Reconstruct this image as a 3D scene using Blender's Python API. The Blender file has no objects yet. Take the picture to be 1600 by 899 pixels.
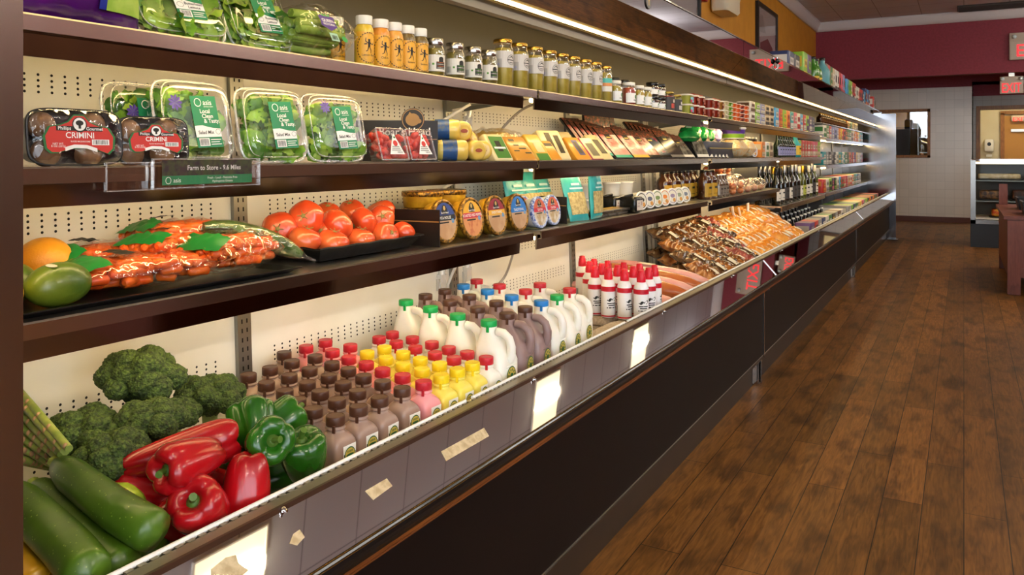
import bpy, math, random
from mathutils import Vector, Matrix, Euler, noise
PI = math.pi
sc = bpy.context.scene
COL = sc.collection
rnd = random.Random(7)

# ---------------------------------------------------------------- camera, world, exposure
F, VX, VY, H = 1250.0, 1506.0, 242.5, 1.25           # focal length in pixels of a 1600 px frame, aisle vanishing point, eye height
TH = math.atan((VX-800)/F); CT, ST = math.cos(TH), math.sin(TH)
cd = bpy.data.cameras.new('camera'); cam = bpy.data.objects.new('camera', cd); COL.objects.link(cam)
cam.location = (0, 0, H); cam.rotation_euler = (PI/2, 0, TH)
cd.sensor_width = 36; cd.lens = 36*F/1600; cd.shift_y = -(449.5-VY)/1600; cd.clip_start = .05
sc.camera = cam
sc.view_settings.view_transform = 'Standard'; sc.view_settings.look = 'None'
sc.view_settings.exposure = 0.0; sc.view_settings.gamma = 1; sc.view_settings.use_curve_mapping = False
W = bpy.data.worlds.new('world'); sc.world = W; W.use_nodes = True
wb = W.node_tree.nodes['Background']; wb.inputs[0].default_value = (.80, .90, 1, 1); wb.inputs[1].default_value = 7.0
cy = sc.cycles
cy.transparent_max_bounces = 16; cy.max_bounces = 8; cy.glossy_bounces = 5; cy.transmission_bounces = 6
cy.sample_clamp_indirect = 8; cy.caustics_reflective = False; cy.caustics_refractive = False
TUBE_CASE, TUBE_ROOM, TUBE_PEND = 20.0, 55.0, 42.0                    # radiance of the case lamps, the ceiling lamps and the added pendants

def yd(px, d):                                      # distance along the aisle of pixel column px on the upright plane X = -d
    fw = F*d/(CT*(VX-px)); return (fw-d*ST)/CT
def at_d(px, py, d):
    fw = F*d/(CT*(VX-px)); return Vector((-d, (fw-d*ST)/CT, H-(py-VY)*fw/F))
def at_z(px, py, z):
    fw = F*(H-z)/(py-VY); r = (px-800)/F*fw
    return Vector((r*CT-fw*ST, fw*CT+r*ST, z))

# ---------------------------------------------------------------- materials
def lin(h):
    h = h.lstrip('#'); c = [int(h[i:i+2], 16)/255 for i in (0, 2, 4)]
    return tuple(x/12.92 if x <= .04045 else ((x+.055)/1.055)**2.4 for x in c)+(1,)
MATS = {}
def mat(name, col, rough=.5, metal=0, second=None, scale=40, lo=.4, hi=.6, bump=0, bscale=None, coat=0, emit=0, sss=0, vor=False, stretch=None, detail=4, ior=1.45):
    if name in MATS: return MATS[name]
    m = bpy.data.materials.new(name); m.use_nodes = True; MATS[name] = m
    nt = m.node_tree; b = nt.nodes['Principled BSDF']; L = nt.links.new
    b.inputs['Base Color'].default_value = lin(col); b.inputs['Roughness'].default_value = rough
    b.inputs['Metallic'].default_value = metal; b.inputs['Coat Weight'].default_value = coat; b.inputs['IOR'].default_value = ior
    b.inputs['Coat Roughness'].default_value = .08
    if emit: b.inputs['Emission Color'].default_value = lin(col); b.inputs['Emission Strength'].default_value = emit
    if sss: b.inputs['Subsurface Weight'].default_value = sss; b.inputs['Subsurface Scale'].default_value = .01
    if second or bump:
        tc = nt.nodes.new('ShaderNodeTexCoord'); src = tc.outputs['Object']
        if stretch:
            mp = nt.nodes.new('ShaderNodeMapping'); mp.inputs['Scale'].default_value = stretch; L(src, mp.inputs[0]); src = mp.outputs[0]
    if second:
        n = nt.nodes.new('ShaderNodeTexNoise'); n.inputs['Scale'].default_value = scale; n.inputs['Detail'].default_value = detail; L(src, n.inputs[0])
        r = nt.nodes.new('ShaderNodeValToRGB'); r.color_ramp.elements[0].position = lo; r.color_ramp.elements[1].position = hi
        r.color_ramp.elements[0].color = lin(col); r.color_ramp.elements[1].color = lin(second)
        L(n.outputs['Fac'], r.inputs[0]); L(r.outputs[0], b.inputs['Base Color'])
    if bump:
        if vor: n = nt.nodes.new('ShaderNodeTexVoronoi'); out = n.outputs['Distance']
        else: n = nt.nodes.new('ShaderNodeTexNoise'); out = n.outputs['Fac']
        n.inputs['Scale'].default_value = bscale or scale; L(src, n.inputs[0])
        bp = nt.nodes.new('ShaderNodeBump'); bp.inputs['Strength'].default_value = bump; bp.inputs['Distance'].default_value = .003
        L(out, bp.inputs['Height']); L(bp.outputs[0], b.inputs['Normal'])
    return m
def clear(name, tint='#ffffff', base=.05, edge=.55, rough=.06, haze=0, bump=0, bscale=60):
    if name in MATS: return MATS[name]                # thin clear plastic or glass: see-through, with reflections that grow towards the edges
    m = bpy.data.materials.new(name); m.use_nodes = True; MATS[name] = m
    nt = m.node_tree; nt.nodes.remove(nt.nodes['Principled BSDF']); L = nt.links.new; N = nt.nodes.new
    out = nt.nodes['Material Output']
    t = N('ShaderNodeBsdfTransparent'); t.inputs[0].default_value = lin(tint)
    g = N('ShaderNodeBsdfGlossy'); g.inputs['Roughness'].default_value = rough; g.inputs[0].default_value = (1, 1, 1, 1)
    lw = N('ShaderNodeLayerWeight'); lw.inputs[0].default_value = .35
    mr = N('ShaderNodeMapRange'); mr.inputs[3].default_value = base; mr.inputs[4].default_value = edge
    L(lw.outputs['Facing'], mr.inputs[0]); mx = N('ShaderNodeMixShader'); L(mr.outputs[0], mx.inputs[0]); L(t.outputs[0], mx.inputs[1]); L(g.outputs[0], mx.inputs[2])
    last = mx
    if haze:
        d = N('ShaderNodeBsdfDiffuse'); d.inputs[0].default_value = (.9, .9, .9, 1); m2 = N('ShaderNodeMixShader'); m2.inputs[0].default_value = haze
        L(mx.outputs[0], m2.inputs[1]); L(d.outputs[0], m2.inputs[2]); last = m2
    if bump:
        tc = N('ShaderNodeTexCoord'); n = N('ShaderNodeTexNoise'); n.inputs['Scale'].default_value = bscale; n.inputs['Detail'].default_value = 1; L(tc.outputs['Object'], n.inputs[0])
        bp = N('ShaderNodeBump'); bp.inputs['Strength'].default_value = bump; bp.inputs['Distance'].default_value = .02; L(n.outputs['Fac'], bp.inputs['Height'])
        L(bp.outputs[0], g.inputs['Normal']); L(bp.outputs[0], lw.inputs['Normal'])
    L(last.outputs[0], out.inputs[0]); return m

# ---------------------------------------------------------------- mesh building
_text = {}
def text_mesh(s, bold):
    k = (s, bold)
    if k not in _text:
        c = bpy.data.curves.new('lettering', 'FONT'); c.body = s; c.size = 1; c.align_x = 'CENTER'; c.align_y = 'CENTER'; c.resolution_u = 3; c.offset = bold; c.space_line = .8
        o = bpy.data.objects.new('lettering', c); me = bpy.data.meshes.new_from_object(o)
        _text[k] = ([tuple(v.co) for v in me.vertices], [tuple(p.vertices) for p in me.polygons])
        bpy.data.objects.remove(o); bpy.data.meshes.remove(me); bpy.data.curves.remove(c)
    return _text[k]
class MB:
    def __init__(s): s.V = []; s.F = []; s.I = []; s.S = []; s.M = Matrix(); s.fn = None
    def raw(s, vs, fs, mi=0, sm=True):
        o = len(s.V)
        for v in vs:
            v = Vector(v)
            if s.fn: v = Vector(s.fn(v))
            s.V.append(tuple(s.M @ v))
        for f in fs: s.F.append([o+i for i in f]); s.I.append(mi); s.S.append(sm)
    def loft(s, rings, mi=0, c0=True, c1=True, sm=True, wrap=True, cm=None):
        n = len(rings[0]); vs = [p for r in rings for p in r]; fs = []
        for a in range(len(rings)-1):
            for i in range(n if wrap else n-1):
                j = (i+1) % n; fs.append((a*n+i, a*n+j, (a+1)*n+j, (a+1)*n+i))
        s.raw(vs, fs, mi, sm)
        if c0: s.raw(rings[0], [tuple(range(n))[::-1]], mi if cm is None else cm, False)
        if c1: s.raw(rings[-1], [tuple(range(n))], mi if cm is None else cm, False)
    def box(s, c, d, mi=0):
        x, y, z = c; a, b, e = d[0]/2, d[1]/2, d[2]/2
        vs = [(x+i*a, y+j*b, z+k*e) for k in (-1, 1) for i, j in ((-1, -1), (1, -1), (1, 1), (-1, 1))]
        s.raw(vs, [(3, 2, 1, 0), (4, 5, 6, 7), (0, 1, 5, 4), (1, 2, 6, 5), (2, 3, 7, 6), (3, 0, 4, 7)], mi, False)
    def se(s, secs, mi=0, seg=24, c0=True, c1=True, sm=True):   # stacked super-ellipse outlines: (z, rx, ry, exponent[, ox, oy])
        rings = []
        for t in secs:
            z, rx, ry, e = t[:4]; ox, oy = (t[4], t[5]) if len(t) > 4 else (0, 0); R = []
            for i in range(seg):
                a = 2*PI*(i+.5)/seg; ca, sa = math.cos(a), math.sin(a)
                R.append((ox+rx*math.copysign(abs(ca)**(2/e), ca), oy+ry*math.copysign(abs(sa)**(2/e), sa), z))
            rings.append(R)
        s.loft(rings, mi, c0, c1, sm)
    def rbox(s, c, d, r=.006, mi=0, e=9, seg=24):               # box with softened edges
        x, y, z = c; a, b, h = d[0]/2, d[1]/2, d[2]/2; r = min(r, h*.9, a*.9, b*.9); q = r*.3
        s.se([(z-h, a-r, b-r, e, x, y), (z-h+q, a-q, b-q, e, x, y), (z-h+r, a, b, e, x, y), (z+h-r, a, b, e, x, y), (z+h-q, a-q, b-q, e, x, y), (z+h, a-r, b-r, e, x, y)], mi, seg)
    def lathe(s, prof, mi=0, seg=24, c=(0, 0, 0), c0=True, c1=True, sm=True):
        s.loft([[(c[0]+r*math.cos(2*PI*i/seg), c[1]+r*math.sin(2*PI*i/seg), c[2]+z) for i in range(seg)] for r, z in prof], mi, c0, c1, sm)
    def tube(s, pts, rad, seg=10, mi=0, c0=True, c1=True, sm=True, lobes=0, ld=0):
        pts = [Vector(p) for p in pts]; n = len(pts)
        if not hasattr(rad, '__len__'): rad = [rad]*n
        rings = []; up = None
        for i, p in enumerate(pts):
            t = (pts[min(i+1, n-1)]-pts[max(i-1, 0)]).normalized()
            if up is None: up = Vector((0, 0, 1)) if abs(t.z) < .9 else Vector((1, 0, 0))
            u = t.cross(up).normalized(); v = u.cross(t).normalized(); up = v
            rings.append([p+(u*math.cos(2*PI*k/seg)+v*math.sin(2*PI*k/seg))*rad[i]*(1+ld*math.cos(lobes*2*PI*k/seg)) for k in range(seg)])
        s.loft(rings, mi, c0, c1, sm)
    def sph(s, c, r, mi=0, seg=16, rings=10, fn=None, sm=True):
        if not hasattr(r, '__len__'): r = (r, r, r)
        R = []
        for j in range(rings+1):
            a = PI*j/rings; a = min(max(a, .02), PI-.02)
            row = []
            for i in range(seg):
                b = 2*PI*i/seg; d = Vector((math.sin(a)*math.cos(b), math.sin(a)*math.sin(b), -math.cos(a)))
                k = fn(d) if fn else 1
                row.append((c[0]+d.x*r[0]*k, c[1]+d.y*r[1]*k, c[2]+d.z*r[2]*k))
            R.append(row)
        s.loft(R, mi, True, True, sm)
    def poly(s, pts, mi=0): s.raw(pts, [tuple(range(len(pts)))], mi, False)
    def rect(s, x0, z0, x1, z1, y=0, mi=0, n=1):                # upright rectangle facing -Y, in n strips so that it can bend
        for i in range(n):
            a, b = x0+(x1-x0)*i/n, x0+(x1-x0)*(i+1)/n; s.poly([(a, y, z0), (b, y, z0), (b, y, z1), (a, y, z1)], mi)
    def ell(s, x, z, rx, rz, y=0, mi=0, seg=24): s.poly([(x+rx*math.cos(2*PI*i/seg), y, z+rz*math.sin(2*PI*i/seg)) for i in range(seg)], mi)
    def ring(s, x, z, rx, rz, w, y=0, mi=0, seg=32, dash=False):
        for i in range(seg):
            if dash and i % 2: continue
            a, b = 2*PI*i/seg, 2*PI*(i+1)/seg
            s.poly([(x+(rx-w)*math.cos(a), y, z+(rz-w)*math.sin(a)), (x+rx*math.cos(a), y, z+rz*math.sin(a)), (x+rx*math.cos(b), y, z+rz*math.sin(b)), (x+(rx-w)*math.cos(b), y, z+(rz-w)*math.sin(b))], mi)
    def text(s, t, size, x, z, y=0, mi=0, bold=.01, sx=1, left=False):
        vs, fs = text_mesh(t, bold); dx = -min(v[0] for v in vs)*size*sx if left and vs else 0
        s.raw([(x+dx+v[0]*size*sx, y, z+v[1]*size) for v in vs], fs, mi, False)
    def fit(s, t, w, h, x, z, y=0, mi=0, bold=.01):
        vs, fs = text_mesh(t, bold); x0, x1 = min(v[0] for v in vs), max(v[0] for v in vs); z0, z1 = min(v[1] for v in vs), max(v[1] for v in vs)
        s.raw([(x+((v[0]-x0)/(x1-x0)-.5)*w, y, z+((v[1]-z0)/(z1-z0)-.5)*h) for v in vs], fs, mi, False)
    def bars(s, x0, z0, x1, z1, y=0, mi=0, n=14):
        for i in range(n):
            a = x0+(x1-x0)*i/n; s.rect(a, z0, a+(x1-x0)/n*(.3+.4*((i*7) % 5)/5), z1, y, mi)
    def build(s, name, mats, parent=None, loc=None, rot=None):
        me = bpy.data.meshes.new(name); me.from_pydata(s.V, [], s.F)
        for m in (mats if isinstance(mats, (list, tuple)) else [mats]): me.materials.append(m)
        me.polygons.foreach_set('material_index', s.I); me.polygons.foreach_set('use_smooth', s.S); me.update()
        o = bpy.data.objects.new(name, me); COL.objects.link(o)
        if parent: o.parent = parent
        if loc is not None: o.location = loc
        if rot is not None: o.rotation_euler = rot
        return o
def wrapfn(R): return lambda v: ((R-v.y)*math.sin(v.x/R), -(R-v.y)*math.cos(v.x/R), v.z)
def tag(o, label, cat, group=None):
    o['label'] = label; o['category'] = cat
    if group: o['group'] = group
    return o
def thing(name, label, cat, loc=(0, 0, 0), rot=(0, 0, 0), group=None):
    o = bpy.data.objects.new(name, None); COL.objects.link(o); o.location = loc; o.rotation_euler = rot; o.empty_display_size = .05
    return tag(o, label, cat, group)
def kids(o): return [c for c in sc.objects if c.parent == o]
_kids = {}
def dup(root, loc, rot=None, label=None, group=None, swap=None):   # a copy of a thing with copies of its parts and sub-parts
    r = root.copy(); COL.objects.link(r); r.location = loc
    if rot is not None: r.rotation_euler = rot
    if label: r['label'] = label
    if group: r['group'] = group
    if root.name not in _kids: _kids[root.name] = [(c, list(c.children)) for c in root.children]
    for ch, gs in _kids[root.name]:
        c = ch.copy(); COL.objects.link(c); c.parent = r
        for g in gs:
            d = g.copy(); COL.objects.link(d); d.parent = c
        if swap:
            for a, b in swap.items():
                for sl in [c]+list(c.children):
                    for k, m in enumerate(sl.data.materials):
                        if m and m.name == a: sl.material_slots[k].link = 'OBJECT'; sl.material_slots[k].material = b
    return r
used = set()
def put(root, loc, rot=None, label=None, group=None, swap=None):   # the first time moves the thing itself, afterwards a copy
    if root.name not in used and not swap:
        used.add(root.name); root.location = loc
        if rot is not None: root.rotation_euler = rot
        if label: root['label'] = label
        if group: root['group'] = group
        _kids.setdefault(root.name, [(c, list(c.children)) for c in root.children])
        return root
    return dup(root, loc, rot, label, group, swap)
def retire():                                                      # drop prototypes of which only recoloured copies stand in the shop
    pass
ORD = ['first', 'second', 'third', 'fourth', 'fifth', 'sixth', 'seventh', 'eighth', 'ninth', 'tenth', 'eleventh', 'twelfth', 'thirteenth', 'fourteenth', 'fifteenth', 'sixteenth', 'seventeenth', 'eighteenth', 'nineteenth', 'twentieth', 'twenty-first', 'twenty-second', 'twenty-third', 'twenty-fourth', 'twenty-fifth', 'twenty-sixth', 'twenty-seventh', 'twenty-eighth', 'twenty-ninth', 'thirtieth', 'thirty-first', 'thirty-second', 'thirty-third', 'thirty-fourth', 'thirty-fifth', 'thirty-sixth', 'thirty-seventh', 'thirty-eighth', 'thirty-ninth', 'fortieth']
def struct(name, mb, m): o = mb.build(name, m); o['kind'] = 'structure'; return o
RZ = (0, 0, PI/2)                                                   # shelf goods face the aisle
def nz(p, k=1.0, o=0): return noise.noise(Vector(p)*k+Vector((o*3.1, o*1.7, o)))

# shared materials
steel = mat('stainless_steel', '#c2bbb5', .09, 1, bump=.02, bscale=8)
steel_dark = mat('dark_stainless_mirror', '#c6c2c4', .018, 1)
steel_soft = mat('brushed_steel', '#c9c2b6', .3, 1)
galv = mat('galvanised_upright', '#8b8a85', .38, .9)
alu = mat('rail_aluminium', '#8d8676', .4, .85)
whitep = mat('white_enamel', '#ece8dc', .38, second='#e4dfd0', scale=3)
hole = mat('hole_black', '#0b0a09', .8)
black = mat('black_plastic', '#0d0d0e', .35)
white = mat('white_print', '#f2efe8', .5)
ink = mat('black_print', '#16140f', .5)
brownband = mat('brown_band', '#3b2417', .4)
film = clear('clear_film', base=.035, edge=.42, rough=.05, bump=.7, bscale=38)
pet = clear('clear_plastic', base=.04, edge=.45, rough=.05)
rimm = clear('clear_plastic_rim', base=.12, edge=.6, rough=.08, haze=.18)
glass = clear('jar_glass', base=.05, edge=.7, rough=.02)
tubem = mat('case_lamp_tube', '#ffe1a6', .5, emit=TUBE_CASE)
goldlid = mat('gold_lid', '#c7a04a', .25, 1); silverlid = mat('silver_lid', '#b7b2aa', .22, 1)
# ================================================================ the room
YS, YB, XW, ZC = 15.1, 16.9, -2.3, 3.6
def plank_floor():
    m = bpy.data.materials.new('wood_plank_floor'); m.use_nodes = True; nt = m.node_tree; N = nt.nodes.new; L = nt.links.new; b = nt.nodes['Principled BSDF']
    tc = N('ShaderNodeTexCoord'); sp = N('ShaderNodeSeparateXYZ'); L(tc.outputs['Object'], sp.inputs[0]); cb = N('ShaderNodeCombineXYZ'); L(sp.outputs[1], cb.inputs[0]); L(sp.outputs[0], cb.inputs[1])
    br = N('ShaderNodeTexBrick'); br.offset = .37; br.offset_frequency = 2; br.squash = 1
    for k, v in (('Color1', lin('#91602b')), ('Color2', lin('#6d481a')), ('Mortar', lin('#1c0f08'))): br.inputs[k].default_value = v
    br.inputs['Scale'].default_value = 1; br.inputs['Mortar Size'].default_value = .0016; br.inputs['Mortar Smooth'].default_value = .1; br.inputs['Brick Width'].default_value = 1.22; br.inputs['Row Height'].default_value = .129
    L(cb.outputs[0], br.inputs[0])
    mp = N('ShaderNodeMapping'); mp.inputs['Scale'].default_value = (26, 2.2, 1); L(tc.outputs['Object'], mp.inputs[0])
    g = N('ShaderNodeTexNoise'); g.inputs['Scale'].default_value = 3; g.inputs['Detail'].default_value = 8; g.inputs['Distortion'].default_value = 1.2; L(mp.outputs[0], g.inputs[0])
    gr = N('ShaderNodeValToRGB'); gr.color_ramp.elements[0].color = (.55, .5, .45, 1); gr.color_ramp.elements[1].color = (1.2, 1.15, 1.1, 1); gr.color_ramp.elements[0].position = .3; gr.color_ramp.elements[1].position = .7; L(g.outputs['Fac'], gr.inputs[0])
    mp2 = N('ShaderNodeMapping'); mp2.inputs['Scale'].default_value = (7, 2.6, 1); L(tc.outputs['Object'], mp2.inputs[0])
    k = N('ShaderNodeTexNoise'); k.inputs['Scale'].default_value = 1.5; k.inputs['Detail'].default_value = 3; L(mp2.outputs[0], k.inputs[0])
    kr = N('ShaderNodeValToRGB'); kr.color_ramp.elements[0].color = (.38, .36, .34, 1); kr.color_ramp.elements[1].color = (1, 1, 1, 1); kr.color_ramp.elements[0].position = .33; kr.color_ramp.elements[1].position = .52; L(k.outputs['Fac'], kr.inputs[0])
    x1 = N('ShaderNodeMixRGB'); x1.blend_type = 'MULTIPLY'; x1.inputs[0].default_value = 1; L(br.outputs['Color'], x1.inputs[1]); L(gr.outputs[0], x1.inputs[2])
    x2 = N('ShaderNodeMixRGB'); x2.blend_type = 'MULTIPLY'; x2.inputs[0].default_value = .85; L(x1.outputs[0], x2.inputs[1]); L(kr.outputs[0], x2.inputs[2]); L(x2.outputs[0], b.inputs['Base Color'])
    b.inputs['Roughness'].default_value = .46; b.inputs['Specular IOR Level'].default_value = .35
    bp = N('ShaderNodeBump'); bp.inputs['Strength'].default_value = .15; bp.inputs['Distance'].default_value = .002; L(g.outputs['Fac'], bp.inputs['Height']); L(bp.outputs[0], b.inputs['Normal'])
    return m
def grid_mat(name, c1, c2, mortar, w, h, ms, rough, off=0, axes='XY'):
    m = bpy.data.materials.new(name); m.use_nodes = True; nt = m.node_tree; N = nt.nodes.new; L = nt.links.new; b = nt.nodes['Principled BSDF']
    tc = N('ShaderNodeTexCoord'); sp = N('ShaderNodeSeparateXYZ'); L(tc.outputs['Object'], sp.inputs[0]); cb = N('ShaderNodeCombineXYZ')
    L(sp.outputs['XYZ'.index(axes[0])], cb.inputs[0]); L(sp.outputs['XYZ'.index(axes[1])], cb.inputs[1])
    br = N('ShaderNodeTexBrick'); br.offset = off; br.squash = 1
    for k, v in (('Color1', lin(c1)), ('Color2', lin(c2)), ('Mortar', lin(mortar))): br.inputs[k].default_value = v
    br.inputs['Scale'].default_value = 1; br.inputs['Mortar Size'].default_value = ms; br.inputs['Brick Width'].default_value = w; br.inputs['Row Height'].default_value = h
    L(cb.outputs[0], br.inputs[0]); L(br.outputs['Color'], b.inputs['Base Color']); b.inputs['Roughness'].default_value = rough
    bp = N('ShaderNodeBump'); bp.inputs['Strength'].default_value = .12; bp.inputs['Distance'].default_value = .002; bp.invert = True; L(br.outputs['Fac'], bp.inputs['Height']); L(bp.outputs[0], b.inputs['Normal'])
    return m
red = mat('maroon_wall', '#8c2b3b', .6, second='#832735', scale=30, bump=.2, bscale=260)
ochre = mat('ochre_wall', '#c98a22', .65, second='#c2831e', scale=6)
cream = mat('cream_wall', '#d9cfb4', .6, second='#d4c9ac', scale=2)
tilem = grid_mat('glazed_wall_tile', '#ddd2c1', '#d8cdbc', '#c9beae', .152, .152, .0028, .22, axes='XZ')
ceilm = grid_mat('ceiling_tile', '#d6d9e2', '#d1d4dd', '#9a9ba2', .61, .61, .006, .8)
wood = mat('oak_trim', '#9a6324', .4, second='#7d4d1a', scale=12, stretch=(8, 8, 1))
dkwood = mat('dark_wood_laminate', '#2a130c', .3, second='#1f0d08', scale=10, stretch=(6, 1, 6))
trimw = mat('crown_white', '#d8d2d2', .5)
mb = MB(); mb.box((2, 5.5, -.05), (9, 29, .1)); struct('floor', mb, plank_floor())
mb = MB(); mb.box((2, 5.5, ZC+.05), (9, 29, .1)); struct('ceiling', mb, ceilm)
mb = MB(); mb.box((XW-.1, 5.5, 1.8), (.2, 29, 3.6)); struct('wall_left', mb, ochre)
mb = MB(); mb.box((2, YS+.1, 3.09), (8.6, .2, 1.02)); struct('wall_soffit', mb, red)
# far wall: tiles up to 2.51 with a framed opening, maroon above; door recess to the right
mb = MB(); wx0, wx1, wz0, wz1 = -1.55, -.545, 1.2, 2.12
for x0, x1, z0, z1 in ((-2.3, wx0, 0, 2.51), (wx1, .13, 0, 2.51), (wx0, wx1, 0, wz0), (wx0, wx1, wz1, 2.51)): mb.box(((x0+x1)/2, YB+.1, (z0+z1)/2), (x1-x0, .2, z1-z0), 0)
mb.box((-1.085, YB+.1, 3.055), (2.43, .2, 1.09), 1); struct('wall_far', mb, [tilem, red])
YD = 17.4; dx0, dz1 = .27, 2.1
mb = MB(); mb.box((.12, (YB+YD)/2+.2, 1.18), (.02, YD-YB+.2, 2.36), 0); mb.box((.12, (YB+YD)/2+.2, 2.98), (.02, YD-YB+.2, 1.24), 1)
for x0, x1, z0, z1, mi in ((.12, dx0, 0, 2.36, 0), (dx0, 1.7, dz1, 2.36, 0), (1.7, 6, 0, 2.36, 0), (.12, 6, 2.36, 3.6, 1)): mb.box(((x0+x1)/2, YD+.1, (z0+z1)/2), (x1-x0, .2, z1-z0), mi)
struct('wall_recess', mb, [grid_mat('grey_wall_tile', '#a39a8d', '#9f968a', '#8a8175', .152, .152, .003, .35, axes='XZ'), red])
mb = MB(); mb.box((-1.085, YB-.008, .05), (2.43, .016, .1)); struct('baseboard_far', mb, mat('red_brown_base', '#5a2c1c', .4))
mb = MB()
for pts in ([(0, 0), (0, -.16), (.03, -.16), (.05, -.1), (.09, -.04), (.1, 0)],):
    mb.loft([[(XW+p[0], y, ZC+p[1]) for p in pts] for y in (-8, YS)], 0); mb.loft([[(x, YS-p[0], ZC+p[1]) for p in pts] for x in (XW, 6)], 0)
struct('trim_1', mb, trimw)
mb = MB()
for x0, x1, z0, z1 in ((dx0-.07, dx0, 0, dz1+.07), (1.7, 1.77, 0, dz1+.07), (dx0, 1.7, dz1, dz1+.07)): mb.box(((x0+x1)/2, YD-.01, (z0+z1)/2), (x1-x0, .04, z1-z0))
mb.box((dx0-.01, YD+.1, dz1/2), (.02, .24, dz1)); struct('trim_2', mb, wood)
# corridor behind the recess
mb = MB(); mb.box((1, 19.6, 1.3), (2.4, .1, 2.6)); mb.box((.1, 18.5, 1.3), (.1, 2.2, 2.6)); mb.box((2.2, 18.5, 1.3), (.1, 2.2, 2.6)); mb.box((1.1, 18.5, 2.6), (2.3, 2.2, .06)); struct('wall_corridor', mb, cream)
mb = MB(); mb.box((1.2, 19.53, 1.03), (.94, .04, 2.06), 0); mb.box((.7, 19.52, 1.06), (.07, .08, 2.12), 1); mb.box((1.7, 19.52, 1.06), (.07, .08, 2.12), 1); mb.box((1.2, 19.52, 2.13), (1.07, .08, .07), 1)
d1 = struct('door_1', mb, [mat('yellow_door', '#b8822f', .4), wood])
mb = MB(); mb.box((1.15, 19.49, 1.76), (.6, .05, .05)); mb.build('door_closer', steel_soft, d1)
# framed pass-through window in the tiles with the kitchen behind it
mb = MB()
for x0, x1, z0, z1 in ((wx0, wx1, wz1-.05, wz1), (wx0, wx1, wz0, wz0+.05), (wx1-.05, wx1, wz0, wz1), (wx0, wx0+.05, wz0, wz1)): mb.box(((x0+x1)/2, YB+.07, (z0+z1)/2), (x1-x0, .2, z1-z0))
w1 = struct('window_1', mb, wood)
mb = MB(); mb.box(((wx0+wx1)/2, YB+.05, (wz0+wz1)/2), (wx1-wx0, .006, wz1-wz0)); mb.build('window_pane', clear('window_glass', base=.12, edge=.8, rough=.01), w1)
mb = MB(); mb.box((-1.1, 18.4, 1.3), (2.4, .1, 2.6)); mb.box((-2.3, 17.7, 1.3), (.1, 1.5, 2.6)); mb.box((.05, 17.7, 1.3), (.1, 1.5, 2.6)); mb.box((-1.1, 17.7, 2.65), (2.4, 1.5, .1)); struct('wall_kitchen', mb, ochre)
# right side and shop front behind the camera (unseen; wide openings added to let daylight in)
mb = MB()
for y0, y1, z0, z1 in ((-9, 20, 3.3, 3.6), (-9, 20, 0, .4), (-8.2, -7.9, .4, 3.3), (-5.6, -5.3, .4, 3.3), (-2.9, -2.6, .4, 3.3), (-.2, 20, .4, 3.3)): mb.box((6.1, (y0+y1)/2, (z0+z1)/2), (.2, y1-y0, z1-z0))
struct('wall_right', mb, mat('right_wall_panelling', '#54301f', .5, second='#7a5236', scale=5, stretch=(1, 3, .05), lo=.45, hi=.6))
mb = MB(); mb.box((5.98, 7, 2.75), (.04, 14.4, 1.1)); struct('wall_right_upper', mb, red)
mb = MB()
for x0, x1, z0, z1 in ((-2.4, 6, 3.3, 3.6), (-2.4, 6, 0, .4), (-2.4, -2.2, .4, 3.3), (.2, .5, .4, 3.3), (3.0, 3.3, .4, 3.3), (5.8, 6, .4, 3.3)): mb.box(((x0+x1)/2, -7.9, (z0+z1)/2), (x1-x0, .2, z1-z0))
struct('wall_front', mb, mat('front_wall', '#8a7a68', .6))

# ---------------------------------------------------------------- things on the ceiling and walls
lampm = mat('ceiling_lamp_tube', '#fff3cf', .5, emit=TUBE_ROOM*1.7); pan_glow = mat('ceiling_lamp_pan_glow', '#fff0c6', .5, emit=1.7); panw = mat('troffer_white', '#f4f0e2', .5)  # troffer pan made to glow, standing in for tube light falling on it
def troffer(x, y, label, z=ZC):
    t = thing('ceiling_light', label, 'ceiling light', (x, y, z), group='square ceiling lights')
    m = MB(); a = .29
    for s_ in (-1, 1): m.box((s_*.298, 0, -.008), (.014, .61, .014)); m.box((0, s_*.298, -.008), (.582, .014, .014))
    m.build('light_housing', panw, t)
    m = MB(); m.box((0, 0, -.004), (.582, .582, .006)); m.build('glowing_pan', pan_glow, t)
    m = MB(); m.tube([(-.12, -.25, -.028), (-.12, .2, -.028), (-.09, .25, -.028), (-.02, .25, -.028), (.01, .2, -.028), (.01, -.25, -.028)], .02, 10); m.build('lamp_tube', lampm, t)
for i, y in enumerate((3.6, 8.1, 11.1)): troffer(1.6, y, 'square ceiling light over the aisle, %s from the front of the shop' % ORD[i+1])
troffer(1.6, -.4, 'square ceiling light over the aisle, first from the front of the shop'); [troffer(4.3, y, 'added square ceiling light out of view across the shop, %s from the shop front' % ORD[i]) for i, y in enumerate((-5, -1.4, 2.2, 5.8, 9.4, 13.0))]  # the far-side row is added out of view to brighten the room
pendm = mat('added_pendant_diffuser', '#fbf4ee', .5, emit=TUBE_PEND)  # pendants added out of view to brighten the ceiling and far walls
for i, (x, y, rz) in enumerate(((3.7, -1, 0), (3.7, 2.5, 0), (3.7, 6, 0), (3.7, 9.5, 0), (3.3, 13.2, PI/2))):
    t = thing('added_pendant_light', 'added long white pendant light out of view, %s from the shop front' % ORD[i], 'pendant light', (x, y, ZC), (0, 0, rz), 'added pendant lights')
    for k in (-.6, .6):
        m = MB(); m.tube([(0, k, 0), (0, k, -.5)], .006, 6); m.build('pendant_rod', steel_soft, t)
    m = MB(); m.rbox((0, 0, -.54), (.16, 1.8, .08), .02); m.build('added_pendant_diffuser', pendm, t)
mb = MB()
mb.box((0, 0, -.008), (1.2, .54, .016), 0)
for i in range(9): mb.box((0, -.24+i*.06, -.02), (1.16, .012, .02), 1)
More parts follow.
